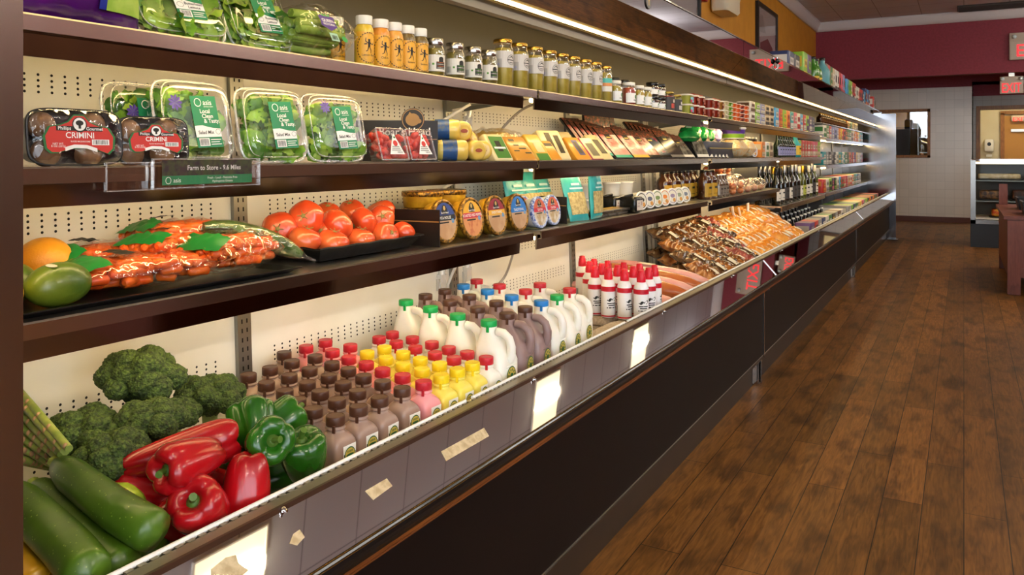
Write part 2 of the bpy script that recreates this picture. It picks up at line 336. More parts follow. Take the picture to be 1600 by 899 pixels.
vx_ = at_z(1548, 8, ZC); tag(mb.build('ceiling_vent', [mat('vent_dark', '#2a2119', .6), mat('vent_slat', '#3c3128', .5)], loc=(vx_.x+.14, 14.66, ZC)), 'dark slatted air vent in the tiled ceiling', 'vent')
mb = MB(); mb.lathe([(.05, 0), (.05, -.01), (.02, -.03), (.03, -.05)], 0, 12); q = at_z(1440, 4, ZC); tag(mb.build('sprinkler_head', steel_soft, loc=(q.x, q.y-.5, ZC)), 'small metal sprinkler head under the ceiling tiles', 'sprinkler')

troffer(1.15, 18.45, 'square ceiling light added to brighten the cream corridor', 2.568)  # added lamp, there only to brighten the corridor
exitred = mat('exit_letters_red', '#ff2a35', .5, emit=1.3); signgrey = mat('exit_sign_housing', '#c7b8a6', .45); bulbm = mat('emergency_lamp_lens', '#cfe0e2', .15, coat=1)
def exit_sign(name, label, loc, w, h, lh, hd=True):
    t = thing(name, label, 'exit sign', loc)
    m = MB(); m.rbox((0, -.03, -h/2), (w, .06, h), .008); m.box((0, -.062, -h*.3), (w, .006, .008)); m.build('sign_housing', signgrey, t)
    if w < .5 and hd: m = MB(); m.box((0, -.03, .029), (.08, .03, .058)); m.build('hanging_bracket', steel_soft, t)
    m = MB(); m.fit('EXIT', w*.8 if not hd else w*.70+(w < .5)*.035, lh, 0, -h*.66, -.064, 0, .0); m.build('sign_lettering', exitred, t)
    if hd:
        for k in (-w*.4, w*.4):
            m = MB(); m.M = Matrix.Translation((k, -.06, -h*.15)) @ Matrix.Rotation(PI/2, 4, 'X'); m.lathe([(.03, 0), (.034, .02), (.03, .035), (.015, .045)], 0, 14); m.build('lamp_head', bulbm, t)
    return t
exit_sign('exit_sign', 'larger lit red exit sign with twin lamps on the maroon soffit', (.98, YS-.002, 3.2), .7, .43, .19)
exit_sign('exit_sign', 'smaller lit red exit sign hung under the soffit edge', (.672, 15.27, 2.523), .326, .278, .149)
exit_sign('exit_sign', 'tiny added exit sign imitating a reflection at the top of the corridor door', (1.0, 19.47, 2.07), .3, .12, .085, False)  # added sign, stands in for an exit sign mirrored in the door glass

# emergency light, fire bell, two framed pictures on the ochre wall (local front -Y turned to face the aisle)
t = thing('emergency_light', 'cream twin-lamp emergency light on the ochre wall', 'emergency light', (XW+.002, 8.5, 2.75), RZ)
m = MB(); m.se([(0, .24, .09, 6, 0, -.09), (.03, .27, .1, 6, 0, -.1), (.3, .27, .1, 6, 0, -.1), (.34, .24, .09, 6, 0, -.09)], 0); m.build('light_housing', mat('cream_plastic', '#ddd0b4', .45), t)
for k in (-.15, .3):
    m = MB(); m.M = Matrix.Translation((k, -.17 if k < 0 else -.1, .2)) @ Matrix.Rotation(PI/2, 4, 'X'); m.lathe([(.05, 0), (.07, .03), (.06, .06), (.03, .075)], 0, 16); m.build('lamp_head', bulbm if k < 0 else MATS['cream_plastic'], t)
t = thing('fire_alarm', 'small red fire alarm on the ochre wall', 'fire alarm', (XW+.002, 7.93, 2.8), RZ)
m = MB(); m.rbox((0, -.03, .06), (.1, .06, .14), .012); m.build('alarm_housing', mat('alarm_red', '#a51b1b', .35), t)
m = MB(); m.M = Matrix.Translation((0, -.06, 0)); m.sph((0, 0, .03), (.03, .02, .03), 0, 12, 8); m.build('alarm_lens', bulbm, t)
def frame(y, z0, w, h, label, art):
    t = thing('framed_picture', label, 'picture', (XW+.002, y, z0), RZ)
    m = MB(); b = .05
    for x0, x1, a, c in ((-w/2, w/2, 0, b), (-w/2, w/2, h-b, h), (-w/2, -w/2+b, b, h-b), (w/2-b, w/2, b, h-b)): m.box(((x0+x1)/2, -.02, (a+c)/2), (x1-x0, .04, c-a))
    m.build('picture_frame', mat('black_frame', '#191412', .35), t)
    m = MB(); m.rect(-w/2+b, b, w/2-b, h-b, -.012, 0); art(m, w, h); m.build('print', [mat('mat_board', '#b9b0b4', .5), mat('print_grey', '#8d8085', .6), mat('print_maroon', '#5b3238', .6)], t)
    m = MB(); m.rect(-w/2+b, b, w/2-b, h-b, -.03, 0); m.build('picture_glass', clear('picture_glazing', base=.12, edge=.6, rough=.02), t)
def art1(m, w, h):
    m.poly([(-w*.32, -.014, h*.15), (w*.3, -.014, h*.15), (w*.3, -.014, h*.45), (w*.05, -.014, h*.56), (-w*.32, -.014, h*.45)], 2); m.poly([(-w*.32, -.014, h*.6), (-w*.05, -.014, h*.62), (-w*.2, -.014, h*.85), (-w*.32, -.014, h*.85)], 1)
def art2(m, w, h): m.rect(-w*.3, h*.2, w*.3, h*.8, -.014, 1)
frame(10.94, 2.29, 1.22, .92, 'black framed print of a gabled house shape on the ochre wall', art1)
frame(6.9, 2.55, 1.8, .9, 'black framed grey print beside the small red fire alarm', art2)
t = thing('soap_dispenser', 'white wall dispenser in the cream corridor', 'dispenser', (.46, 19.55, 1.3))
m = MB(); m.rbox((0, -.06, .15), (.17, .12, .26), .03); m.build('dispenser_housing', mat('white_abs', '#e4e0da', .35), t)
m = MB(); m.ell(0, .18, .035, .04, -.122); m.build('dispenser_window', black, t)
m = MB(); m.box((0, -.03, -.06), (.1, .06, .05)); m.build('drip_tray', MATS['white_abs'], t)
# kitchen behind the window: a dark tall board and a rack with bottles
mb = MB(); mb.rbox((0, 0, .9), (.62, .06, 1.8), .01); tag(mb.build('dark_board', mat('board_brown', '#1d120a', .4), loc=(-1.22, 17.4, 0)), 'tall dark brown board seen through the kitchen window', 'board')
t = thing('kitchen_rack', 'wire rack of white goods behind the kitchen window', 'rack', (-.55, 17.9, 0))
for z in (1.3, 1.6, 1.9):
    m = MB(); m.box((0, 0, z), (.5, .3, .02)); m.build('rack_shelf', steel_soft, t)
for k in (-.24, .24):
    m = MB(); m.box((k, 0, 1.05), (.02, .3, 2.1)); m.build('rack_side', steel_soft, t)

# ================================================================ deli counter and bakery stand at the far right
navy = mat('navy_base', '#20242c', .4)
t = thing('deli_counter', 'glass fronted deli counter with a dark base under the exit signs', 'deli counter', (1.3, 12.55, 0))
w = 2.44
m = MB(); m.box((0, .4, .17), (w, .8, .34)); m.box((0, .42, .01), (w-.04, .76, .02)); m.build('counter_base', navy, t)
m = MB(); m.box((-w/2+.03, .02, .75), (.06, .05, .86)); m.box((w/2-.03, .02, .75), (.06, .05, .86)); m.box((0, .02, .345), (w, .05, .05)); m.build('counter_frame', mat('counter_steel', '#8d8a86', .25, 1), t)
m = MB(); m.box((0, .4, 1.18), (w, .8, .03)); m.build('counter_top', steel_dark, t)
m = MB(); m.tube([(-w/2+.05, .08, 1.145), (w/2-.05, .08, 1.145)], .014, 8); m.build('counter_lamp', mat('deli_lamp', '#fff0c8', .5, emit=3), t)
for z in (.62, .9):
    m = MB(); m.box((0, .42, z), (w-.1, .6, .014)); m.build('glass_shelf', mat('shelf_glass_edge', '#7f8a86', .3), t)
m = MB(); m.box((0, .42, .385), (w-.1, .7, .02)); m.build('counter_deck', whitep, t)
m = MB(); m.box((0, .78, .75), (w-.1, .02, .8)); m.build('counter_back', mat('deli_back', '#4a4438', .5), t)
m = MB(); m.rect(-w/2+.06, .37, w/2-.06, 1.15, .012); m.build('counter_glass', clear('deli_glass', base=.006, edge=.15, rough=.01), t)
def cake(name, label, x, z, col, top, s=(.24, .2, .07)):
    t = thing(name, label, 'deli food', (x, 12.85, z))
    m = MB(); m.rbox((0, 0, .008), (s[0]+.06, s[1]+.05, .014), .004); m.build('tray', black, t)
    m = MB(); m.rbox((0, 0, .015+s[2]/2), s, .02); m.build('filling', mat(col+'_food', col, .5, second=top, scale=22), t)
cake('food_tray', 'tray of yellow and red salad on the lowest deli shelf', .55, .396, '#d09a2c', '#b8391d', (.44, .26, .1))
cake('food_tray', 'tray of green salad on the lowest deli shelf', 1.02, .396, '#6f7f2b', '#b49c46', (.3, .26, .09))
cake('food_tray', 'dark chocolate dessert on the middle deli shelf', .34, .63, '#2a1a13', '#7d5c33', (.3, .24, .12))
cake('food_tray', 'dark glazed roast on the middle deli shelf', .74, .63, '#2d1c12', '#4d2b1c', (.34, .24, .13))
cake('food_tray', 'pale sliced cheese on the top deli shelf', .42, .91, '#cfc19a', '#b3a377', (.5, .26, .07))
cake('food_tray', 'bright orange and pink snacks on the top deli shelf', 1.0, .91, '#e7b02c', '#c4425a', (.42, .26, .08))
redwood = mat('red_brown_wood', '#7a4030', .45, second='#6d3628', scale=9, stretch=(7, 7, 1))
t = thing('bakery_stand', 'red brown wooden display stand at the right edge', 'display stand', (.34, 8.43, 0))
m = MB(); m.box((.6, 1, .42), (1.2, 2, .52)); m.build('cabinet_body', redwood, t)
for x, y in ((.05, .05), (1.15, .05), (.05, 1.95)):
    m = MB(); m.box((x, y, .1), (.1, .1, .2)); m.build('leg', redwood, t)
m = MB(); m.box((.05, -.016, .375), (.1, .03, .58)); m.box((.65, -.016, .62), (1.1, .03, .1)); m.box((.65, -.016, .2), (1.1, .03, .08)); m.build('face_frame', redwood, t)
m = MB(); m.box((.6, 1, .69), (1.26, 2.06, .03)); m.build('stand_top', redwood, t)
m = MB(); m.box((.04, 1.96, .8), (.08, .08, .26)); m.build('corner_post', redwood, t)
blacktray = mat('bread_crate_black', '#1a2028', .4)
def crate(x, y, z, label, lo):
    t = thing('bread_crate', label, 'crate', (x, y, z))
    m = MB(); m.loft([[(-a, -b, q), (a, -b, q), (a, b, q), (-a, b, q)] for a, b, q in ((.28, .2, 0), (.3, .22, .12), (.285, .205, .12), (.265, .185, .01))], 0, True, True, False); m.build('crate_shell', blacktray, t)
    for i in range(lo):
        tag(thing_loaf(x-.16+.16*i, y-.03, z+.012, i), 'wrapped loaf of bread in the %s black crate, %s from the left' % (label.split()[0], ORD[i]), 'bread', 'wrapped loaves on the stand')
def thing_loaf(x, y, z, i):
    m = MB(); m.se([(0, .06, .12, 4), (.03, .07, .13, 3), (.1, .066, .125, 2.6), (.135, .045, .1, 2.2)], 0); return m.build('bread_loaf', mat('wrapped_bread', '#b6a48c', .25, second='#8c6f55', scale=14), loc=(x, y, z))
crate(.76, 8.8, .706, 'lower black crate of loaves on the wooden stand', 3)
crate(.76, 9.6, .706, 'upper black crate of loaves behind on the wooden stand', 3)
# ================================================================ the refrigerated cases (X across, Y along the aisle)
SH1, SH2, SH3, DECK = 1.468, 1.231, .992, .57
S1, S2, S3, DK = SH1+.001, SH2+.001, SH3+.001, DECK+.001
bumperm = mat('bumper_black', '#0c0a09', .3, coat=.15); goldline = mat('brass_line', '#b09a62', .25, 1)
trimwood = mat('wood_trim_strip', '#7a4319', .35, second='#653513', scale=8, stretch=(1, .6, 8))
frontp = mat('front_panel_laminate', '#0c0403', .5, second='#0a0302', scale=6, ior=1.3)
kickm = mat('kick_plate_brown', '#2c1f15', .4, second='#241910', scale=5)
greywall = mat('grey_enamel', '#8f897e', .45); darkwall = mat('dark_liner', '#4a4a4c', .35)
sticker = mat('worn_sticker', '#d2be97', .7, second='#b59e77', scale=60)
def backx(z): return -(1.6+.045*(z-.95))
def prism(m, prof, y0, y1, mi=0, close=True): m.loft([[(x, y, z) for x, z in prof] for y in (y1, y0)], mi, close, close, False)
def case(label, y0, y1, ups, dark_from=99, first=False, last=False):
    t = thing('refrigerated_case', label, 'refrigerated case', (0, y0, 0)); n = y1-y0; g = .004
    def P(name, mats, fn, loc=None):
        m = MB(); fn(m); return m.build(name, mats, t, loc)
    P('kick_plate', kickm, lambda m: (m.box((-1.02, n/2, .0775), (.046, n-.01, .155)), m.box((-.975, n/2, .150), (.05, n-.01, .012))))
    P('front_panel', frontp, lambda m: m.box((-.98, n/2, .337), (.05, n-.012, .364)))
    P('panel_edge', steel_soft, lambda m: (m.box((-.954, n/2, .158), (.003, n-.012, .003)),))
    P('wood_strip', trimwood, lambda m: (m.box((-.955, n/2, .537), (.06, n-.004, .036)), m.box((-.9245, n/2, .5225), (.002, n-.004, .003))))
    def bump(m):
        pr = [(-.955, .556), (-.90, .556)]+[(-.897+.016*math.cos(a), .577+.021*math.sin(a)) for a in [(-70+i*20)*PI/180 for i in range(8)]]+[(-.9, .599), (-.955, .599)]
        prism(m, pr, 0, n); m.box((-.8865, n/2, .597), (.004, n, .002), 1); m.box((-.882, n/2, .590), (.002, n, .002), 1)
    P('bumper', [bumperm, goldline], bump)
    def slope(m): prism(m, [(-.955, .676), (-.886, .599), (-.892, .597), (-.961, .674)], .003, n-.003)
    P('mirror_panel', steel_dark, slope)
    def rail(m):
        m.box((-.958, n/2, .679), (.006, n, .012), 0); prism(m, [(-.957, .685), (-.985, .684), (-.985, .680), (-.960, .680)], 0, n, 1); m.box((-1.0, n/2, .628), (.012, n, .10), 2)
        k = int(n/.02)
        for i in range(k):
            y = (i+.5)*n/k; m.box((-.9875, y, .6835), (.008, .012, .003), 1); m.box((-.990, y, .680), (.006, n/k*.98, .003), 3)
    P('rail', [brownband, alu, whitep, hole], rail)
    y = .02
    while y < n-.1:
        e = min(y+1.0+.05*math.sin(y*5), n-.02); P('rail_rod', white, lambda m: m.tube([(-.9955, y, .6855), (-.9955, e, .6855)], .0042, 8)); y = e+.03
    for yb in ([.42, 1.28, 2.3, 3.3] if first else [.5, 1.9, 3.3]):
        P('rail_bolt', steel, lambda m: (setattr(m, 'M', Matrix.Translation((-.954, yb, .679)) @ Matrix.Rotation(PI/2, 4, 'Y')), m.lathe([(.005, 0), (.005, .003), (.003, .005), (.0025, .009)], 0, 10)))
    P('deck', whitep, lambda m: m.box((-1.3, n/2, DECK-.01), (.6, n-.004, .02)))
    b = [0]+[u-y0 for u in ups]+[n]
    for i in range(len(b)-1):
        a, c = b[i]+.004, b[i+1]-.004
        def bay(m):
            pts = [(backx(z), z) for z in (DECK-.02, 1.62)]
            m.raw([(pts[0][0], a, pts[0][1]), (pts[0][0], c, pts[0][1]), (pts[1][0], c, pts[1][1]), (pts[1][0], a, pts[1][1])], [(0, 1, 2, 3)], 0, False)
            if y0+a < 5:
                q = a+.105
                while q < c-.07:
                    for z0 in (1.412, 1.130, .897, .745, .640):
                        for r in range(4):
                            z = z0-.0117*r; m.poly([(backx(z)+.0006, q+.003*math.cos(k*PI/4), z+.003*math.sin(k*PI/4)) for k in range(8)], 1)
                    q += .0275
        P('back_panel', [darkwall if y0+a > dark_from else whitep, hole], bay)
    for u in ups:
        def up(m):
            w = .043
            m.loft([[(backx(z)+.012, u-y0-w/2, z), (backx(z)+.012, u-y0+w/2, z), (backx(z)-.002, u-y0+w/2, z), (backx(z)-.002, u-y0-w/2, z)] for z in (DECK, 1.62)], 0, True, True, False)
            z = DECK+.02
            while u < 5 and z < 1.58:
                for k in (-.008, .008): m.poly([(backx(z)+.0125, u-y0+k-.0022, z), (backx(z)+.0125, u-y0+k+.0022, z), (backx(z+.011)+.0125, u-y0+k+.0022, z+.011), (backx(z+.011)+.0125, u-y0+k-.0022, z+.011)], 1)
                z += .0235
        P('upright', [galv, hole], up)
    # hood: dark interior ceiling, body, lamp channel, tilted mirror and upright valance
    P('hood', greywall, lambda m: (prism(m, [(-1.655, 1.55), (-1.64, 1.55), (-1.64, 1.80), (-1.15, 1.74), (-1.10, 1.84), (-1.9, 1.845), (-1.9, .0), (-1.655, .0)], 0, n), [m.box((-1.45, q, 1.768), (.14, .05, .004)) for q in (n*.2, n*.45, n*.7, n*.93)] and None), )
    P('lamp_channel', mat('channel_grey', '#7d7360', .4, .4), lambda m: prism(m, [(-1.19, 1.735), (-1.19, 1.652), (-1.165, 1.645), (-1.153, 1.65), (-1.153, 1.705), (-1.155, 1.73)], .006, n-.006))
    P('lamp_tube', mat('hood_lamp', '#ffd88c', .5, emit=16), lambda m: m.tube([(-1.143, .03, 1.691), (-1.143, n-.03, 1.691)], .0065, 8))
    P('lamp_tube', mat('hood_added_lamp', '#ffdfa0', .5, emit=15), lambda m: m.tube([(-1.206, .03, 1.715), (-1.206, n-.03, 1.715)], .0065, 8))  # second tube added, hidden behind the channel, to light the top shelf
    P('lamp_reflector', mat('reflector_brass', '#9a8758', .4, .6), lambda m: prism(m, [(-1.15, 1.682), (-1.132, 1.676), (-1.130, 1.679), (-1.15, 1.686)], .006, n-.006))
    P('hood_mirror', steel_dark, lambda m: prism(m, [(-1.14, 1.706), (-1.058, 1.794), (-1.061, 1.797), (-1.143, 1.709)], .003, n-.003))
    P('valance', steel_dark, lambda m: (m.box((-1.064, n/2, 1.838), (.008, n-.006, .086)),))
    P('valance_edge', steel, lambda m: (m.box((-1.063, n/2, 1.883), (.014, n-.006, .005)), m.box((-1.0585, n/2, 1.7955), (.003, n-.006, .003))))
    P('hood_top', greywall, lambda m: m.box((-1.484, n/2, 1.855), (.83, n-.002, .012)))
    if first:
        P('end_panel', [mat('end_panel_mirror', '#7b716b', .1, 1), mat('end_panel_edge', '#8a7d74', .25, 1)], lambda m: (prism(m, [(-.936, 0), (-.936, 1.9), (-1.95, 1.9), (-1.95, 0)], -.03, -.002, 0), prism(m, [(-.930, .0), (-.930, 1.9), (-.936, 1.9), (-.936, 0)], -.034, -.002, 1)))
    else:
        P('joint_strip', steel, lambda m: (m.box((-.953, .007, .337), (.008, .012, .37)), prism(m, [(-.952, .677), (-.884, .601), (-.890, .598), (-.958, .674)], .001, .017), m.box((-.925, .006, .535), (.006, .01, .04))))
    if last:
        P('end_panel', mat('far_end_panel', '#8f8e92', .12, 1), lambda m: (prism(m, [(-.868, .0), (-.868, 1.86), (-1.95, 1.86), (-1.95, 0)], n+.002, n+.04, 0),))
        P('foot_plate', steel, lambda m: m.box((-.90, n-.08, .02), (.13, .18, .012)))
    else:
        P('corner_plate', steel, lambda m: (m.box((-.985, n-.035, .08), (.03, .006, .15)), m.box((-.9935, n-.06, .075), (.003, .05, .13)), m.box((-.985, n-.006, .08), (.05, .008, .155))))
    return t
Y0, YA, YBB, YE = .52, 4.48, 8.8, 12.98
c1 = case('nearest refrigerated case, holding the vegetables, milk and whipped cream cans', Y0, YA, [1.427, 2.389, 3.38, 4.36], first=True)
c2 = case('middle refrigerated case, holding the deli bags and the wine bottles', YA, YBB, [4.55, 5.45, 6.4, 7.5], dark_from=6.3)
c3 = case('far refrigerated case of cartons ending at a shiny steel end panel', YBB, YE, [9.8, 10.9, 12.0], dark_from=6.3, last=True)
# price-tag remains and screws on the sloped mirror strip, round badge on the valance
def on_slope(px, py):
    d0 = Vector(((px-800)/F, 1, -(py-VY)/F)); dr = Vector((d0.x*CT-ST, CT+d0.x*ST, d0.z)); nn = Vector((.743, 0, .668)); k = (Vector((-.955, 0, .676))-Vector((0, 0, H))).dot(nn)/dr.dot(nn); return Vector((0, 0, H))+dr*k
for quads, lab in (([(458, 835), (468, 828), (476, 840), (464, 853), (452, 850)], 'small torn remnant of a tag stuck to the mirror strip'), ([(570, 768), (604, 748), (613, 760), (583, 782)], 'short pale label remnant stuck to the mirror strip'), ([(689, 706), (756, 669), (764, 682), (697, 721)], 'long pale label remnant stuck to the mirror strip'), ([(330, 890), (352, 872), (368, 868), (372, 880), (388, 892), (380, 899), (330, 899)], 'dirty torn label remnant at the near end of mirror strip')):
    m = MB(); pts = [on_slope(*q)+Vector((.743, 0, .668))*.0007 for q in quads]; c = sum(pts, Vector())/len(pts)
    m.loft([[p-c for p in pts], [p-c-Vector((.743, 0, .668))*.0006 for p in pts]], 0, True, True, False); tag(m.build('label_remnant', sticker, loc=c), lab, 'label')
y = 5.02
t = thing('round_badge', 'round black badge with a gold Y shape on the hood strip', 'badge', (-1.0595, yd(1012, 1.06), 1.842), RZ)
m = MB(); m.M = Matrix.Rotation(PI/2, 4, 'X'); m.lathe([(.03, 0), (.03, .003), (.027, .004)], 0, 32); m.build('badge_disc', mat('badge_black', '#14110f', .3), t)
m = MB(); m.ring(0, 0, .026, .026, .0015, -.0045, 1); m.ring(0, 0, .019, .019, .001, -.0045, 1); m.poly([(-.012, -.0046, .012), (-.008, -.0046, .013), (.0, -.0046, .003), (-.003, -.0046, .001)], 0); m.poly([(.012, -.0046, .012), (.008, -.0046, .013), (-.002, -.0046, .0), (.001, -.0046, -.002)], 0); m.rect(-.002, -.016, .002, .002, -.0047, 0)
m.build('badge_emblem', [mat('badge_gold', '#d8a628', .35, .6), mat('badge_grey', '#6d665c', .5)], t)
t = thing('hood_bracket', 'black and chrome bracket hanging at the hood joint by the exit reflection', 'bracket', (-1.05, yd(1212, 1.06), 1.835))
m = MB(); m.tube([(0, 0, .05), (.004, .0, -.02), (-.05, -.02, -.06)], .006, 6); m.build('bracket_rod', steel, t)
m = MB(); m.sph((.004, -.02, .02), (.014, .02, .018), 0, 12, 8); m.build('bracket_knob', black, t)

# ---------------------------------------------------------------- shelves: each hangs on the uprights and lifts away
lipm = mat('shelf_lip_steel', '#a89d94', .2, 1); coverm = mat('lamp_cover_mirror', '#8d827a', .08, 1)
def shelf(label, y0, y1, z, d=1.25, lit=True, lip=.026, cover=.03, bright=1, back=1.58):
    t = thing('case_shelf', label, 'shelf', (0, y0, z)); n = y1-y0
    m = MB(); m.box((-(d+back)/2, n/2, -.006), (back-d, n-.006, .012)); m.build('shelf_board', whitep if not bright else steel_soft, t)
    m = MB(); prism(m, [(-d-.004, 0), (-d, .001), (-d+.002, -.002), (-d+.0022, -lip), (-d-.01, -lip-.002), (-d-.01, -lip+.001), (-d-.001, -lip+.003), (-d-.004, -.003)], .003, n-.003); m.build('front_lip', lipm, t)
    if cover:
        m = MB(); prism(m, [(-d-.022, -.013), (-d-.014, -.013), (-d-.0172, -lip-.008-cover), (-d-.022, -lip-.008-cover)], .003, n*.965-.003); m.build('lamp_cover', coverm, t)
    if lit:
        m = MB(); m.box((-d-.05, n*.475, -.018), (.05, n*.93, .006)); lh_ = m.build('lamp_holder', white, t)
        m = MB(); m.tube([(-d-.05, .04, -.03), (-d-.05, n*.95-.04, -.03)], .007, 8); m.build('lamp_tube', tubem, lh_)
    for y in (.05, n-.05):
        m = MB(); m.loft([[(-d-.06, y-.002, -.012), (-back, y-.002, -.012), (-back, y-.002, -.06), (-d-.06, y-.002, -.025)], [(-d-.06, y+.002, -.012), (-back, y+.002, -.012), (-back, y+.002, -.06), (-d-.06, y+.002, -.025)]], 0, True, True, False); m.build('bracket', galv, t)
    return t
shelf('top shelf of the near case, under lettuce, dressings and tall jars', .53, 2.385, SH1); shelf('top shelf of the near case, under the small jars and jam pots', 2.393, 4.44, SH1)
shelf('middle shelf of the near case, under the salad boxes and mushrooms', .53, 2.385, SH2); shelf('middle shelf of the near case, under the cheeses and cured meats', 2.393, 4.44, SH2)
shelf('lower shelf of the near case, under carrots, tomatoes and round dip tubs', .53, 2.36, SH3); shelf('lower shelf of the near case, under teal bags and white cups', 2.41, 4.44, SH3)
shelf('top shelf of the middle case, under stacked jars and cartons', 4.52, 8.72, SH1); shelf('middle shelf of the middle case, under green bags and purple tubs', 4.52, 6.5, SH2)
shelf('middle shelf of the middle case, under bottles and red cartons', 6.52, 8.72, SH2); shelf('lower shelf of the middle case, under sauce bottles and sausages', 4.52, 6.45, SH3, cover=.03)
shelf('lowest shelf of the middle case, under the wine bottles', 6.52, 8.78, .845, lit=False, cover=0, lip=.04)
for i, (z, lab) in enumerate(((1.592, 'narrow topmost'), (1.43, 'second'), (1.143, 'third'), (.853, 'lowest'))):
    shelf('%s shelf of the far case, counted from its hood down' % lab, 8.84, 12.96, z, lit=i in (1, 2), cover=0, lip=.035 if i else .012, d=1.25 if i else 1.29, back=1.58)
# cables and clips on the back panels
def cord(label, pts, m=white, r=.006, cat='cord'):
    pts = [Vector(p) for p in pts]; out = []
    for i in range(len(pts)-1):
        p0, p1, p2, p3 = pts[max(i-1, 0)], pts[i], pts[i+1], pts[min(i+2, len(pts)-1)]
        for k in range(6):
            u = k/6; out.append(.5*((2*p1)+(p2-p0)*u+(2*p0-5*p1+4*p2-p3)*u*u+(3*p1-p0-3*p2+p3)*u**3))
    out.append(pts[-1]); b = MB(); b.tube(out, r, 8); tag(b.build('lamp_cord', m), label, cat)
greyc = mat('grey_cord', '#a29b92', .5)
cord('white lamp cord rising to the top shelf behind the dark brand card', [at_d(660, 215, 1.57), at_d(690, 190, 1.5), at_d(735, 163, 1.42)], r=.005)
cord('grey lamp cord curving up to the top shelf above the cheeses', [at_d(775, 215, 1.58), at_d(790, 195, 1.55), at_d(815, 172, 1.5), at_d(842, 160, 1.42)], greyc, .005)
cord('white lamp cord rising behind the round dip tubs', [at_d(665, 335, 1.58), at_d(680, 305, 1.52), at_d(712, 283, 1.45)], r=.005)
cord('white lamp cord rising above the brown jugs to the lower shelf', [at_d(696, 455, 1.585), at_d(705, 432, 1.55), at_d(716, 408, 1.5)], r=.005)
cord('grey lamp cord rising above the red capped jugs', [at_d(772, 452, 1.585), at_d(790, 430, 1.57), at_d(803, 392, 1.48)], greyc, .005)
cord('white loop of cord hanging under the sausage shelf', [at_d(1144, 310, 1.4), at_d(1146, 335, 1.42), at_d(1158, 343, 1.42), at_d(1168, 330, 1.4), at_d(1168, 312, 1.4)], r=.009)
cord('long white cord sagging beneath the wine bottle shelf', [at_d(1154, 325, 1.42), at_d(1160, 343, 1.42), at_d(1176, 345, 1.44), at_d(1190, 330, 1.42)], r=.008)
clipm = clear('clear_clip', base=.15, edge=.6, rough=.1, haze=.35)
for px, py, lab in ((690, 440, 'clear plastic plug clip on the wall left of the upright behind the jugs'), (730, 428, 'clear plastic plug clip on the wall right of the upright behind jugs'), (731, 192, 'clear plastic plug clip on the wall behind the wrapped rolls')):
    m = MB(); p = at_d(px, py, 1.585); m.box((0, 0, 0), (.02, .03, .05)); m.box((0, -.02, -.01), (.012, .008, .04)); m.tube([(0, 0, .02), (0, .005, .045)], .012, 8); tag(m.build('wall_clip', clipm, loc=(p.x, p.y, p.z)), lab, 'clip')
# ================================================================ milk on the deck
gold = mat('label_gold', '#c9b152', .45); green_d = mat('label_green', '#1d5b34', .45)
def dairy_label(m, w, h, y, mi):                        # materials from mi on: white, colour, dark green, gold
    m.rect(-w/2, 0, w/2, h, y, mi); m.rect(-w/2+.0015, .0015, w/2-.0015, h*.72, y-.0003, mi+1)
    m.ell(0, h*.66, w*.42, h*.27, y-.0006, mi+2); m.ell(0, h*.66, w*.37, h*.23, y-.0009, mi+3); m.ell(0, h*.66, w*.3, h*.05, y-.0012, mi+2, 12)
    for k in range(5): m.rect(-w*.2+k*w*.09, h*.75, -w*.2+k*w*.09+w*.05, h*.82, y-.0012, mi+2)
    for k in range(3): m.rect(-w*.36+k*.001, h*(.08+.12*k), w*.36-k*.001, h*(.13+.12*k), y-.0006, mi)
milk_white = mat('milk_white', '#eee9dc', .35, sss=.1)
def pint(name, body, capc, labc, label, group):
    t = thing(name, label, 'milk bottle', group=group); r = .031
    m = MB(); m.se([(0, r-.004, r-.004, 7), (.004, r, r, 7), (.110, r, r, 7), (.118, r*.985, r*.985, 6), (.125, r*.92, r*.92, 4.5), (.1315, r*.78, r*.78, 3), (.136, r*.62, r*.62, 2.3), (.139, .0172, .0172, 2), (.150, .0168, .0168, 2)], 0, 32)
    m.lathe([(.0178, .141), (.0198, .143), (.0198, .1455), (.0178, .147)], 0, 20); m.build('bottle_body', body, t)
    m = MB(); m.lathe([(.0183, .149), (.019, .150), (.019, .1655), (.0183, .1675), (.0165, .168), (.016, .1672)], 0, 28); m.box((-.0165, -.011, .145), (.003, .006, .014), 0); m.build('cap', capc, t)
    m = MB(); dairy_label(m, .036, .058, -r-.0008, 0); m.M = Matrix(); o = m.build('bottle_label', [white, labc, green_d, gold], t, loc=(.006, 0, .056)); return t
chocm = mat('chocolate_milk', '#9c7f70', .32, sss=.05); pinkm = mat('strawberry_milk', '#ec9a9c', .32, sss=.08); yelm = mat('yellow_milk', '#ecd95c', .32, sss=.08)
capb = mat('cap_brown', '#4f2f20', .4); capr = mat('cap_red', '#c02431', .4); capy = mat('cap_yellow', '#efd01f', .4); capg = mat('cap_green', '#15a04c', .4); capu = mat('cap_blue', '#2279c4', .4)
RB = (0, 0, PI/2)
def rowset(proto, rows, fmt):
    for r, row in enumerate(rows):
        for i, (x, y) in enumerate(row): put(proto, (x, y, DK), (0, 0, PI/2+rnd.uniform(-.06, .06)), fmt % (ORD[i], ORD[r]))
g = 'small bottles of flavoured milk'
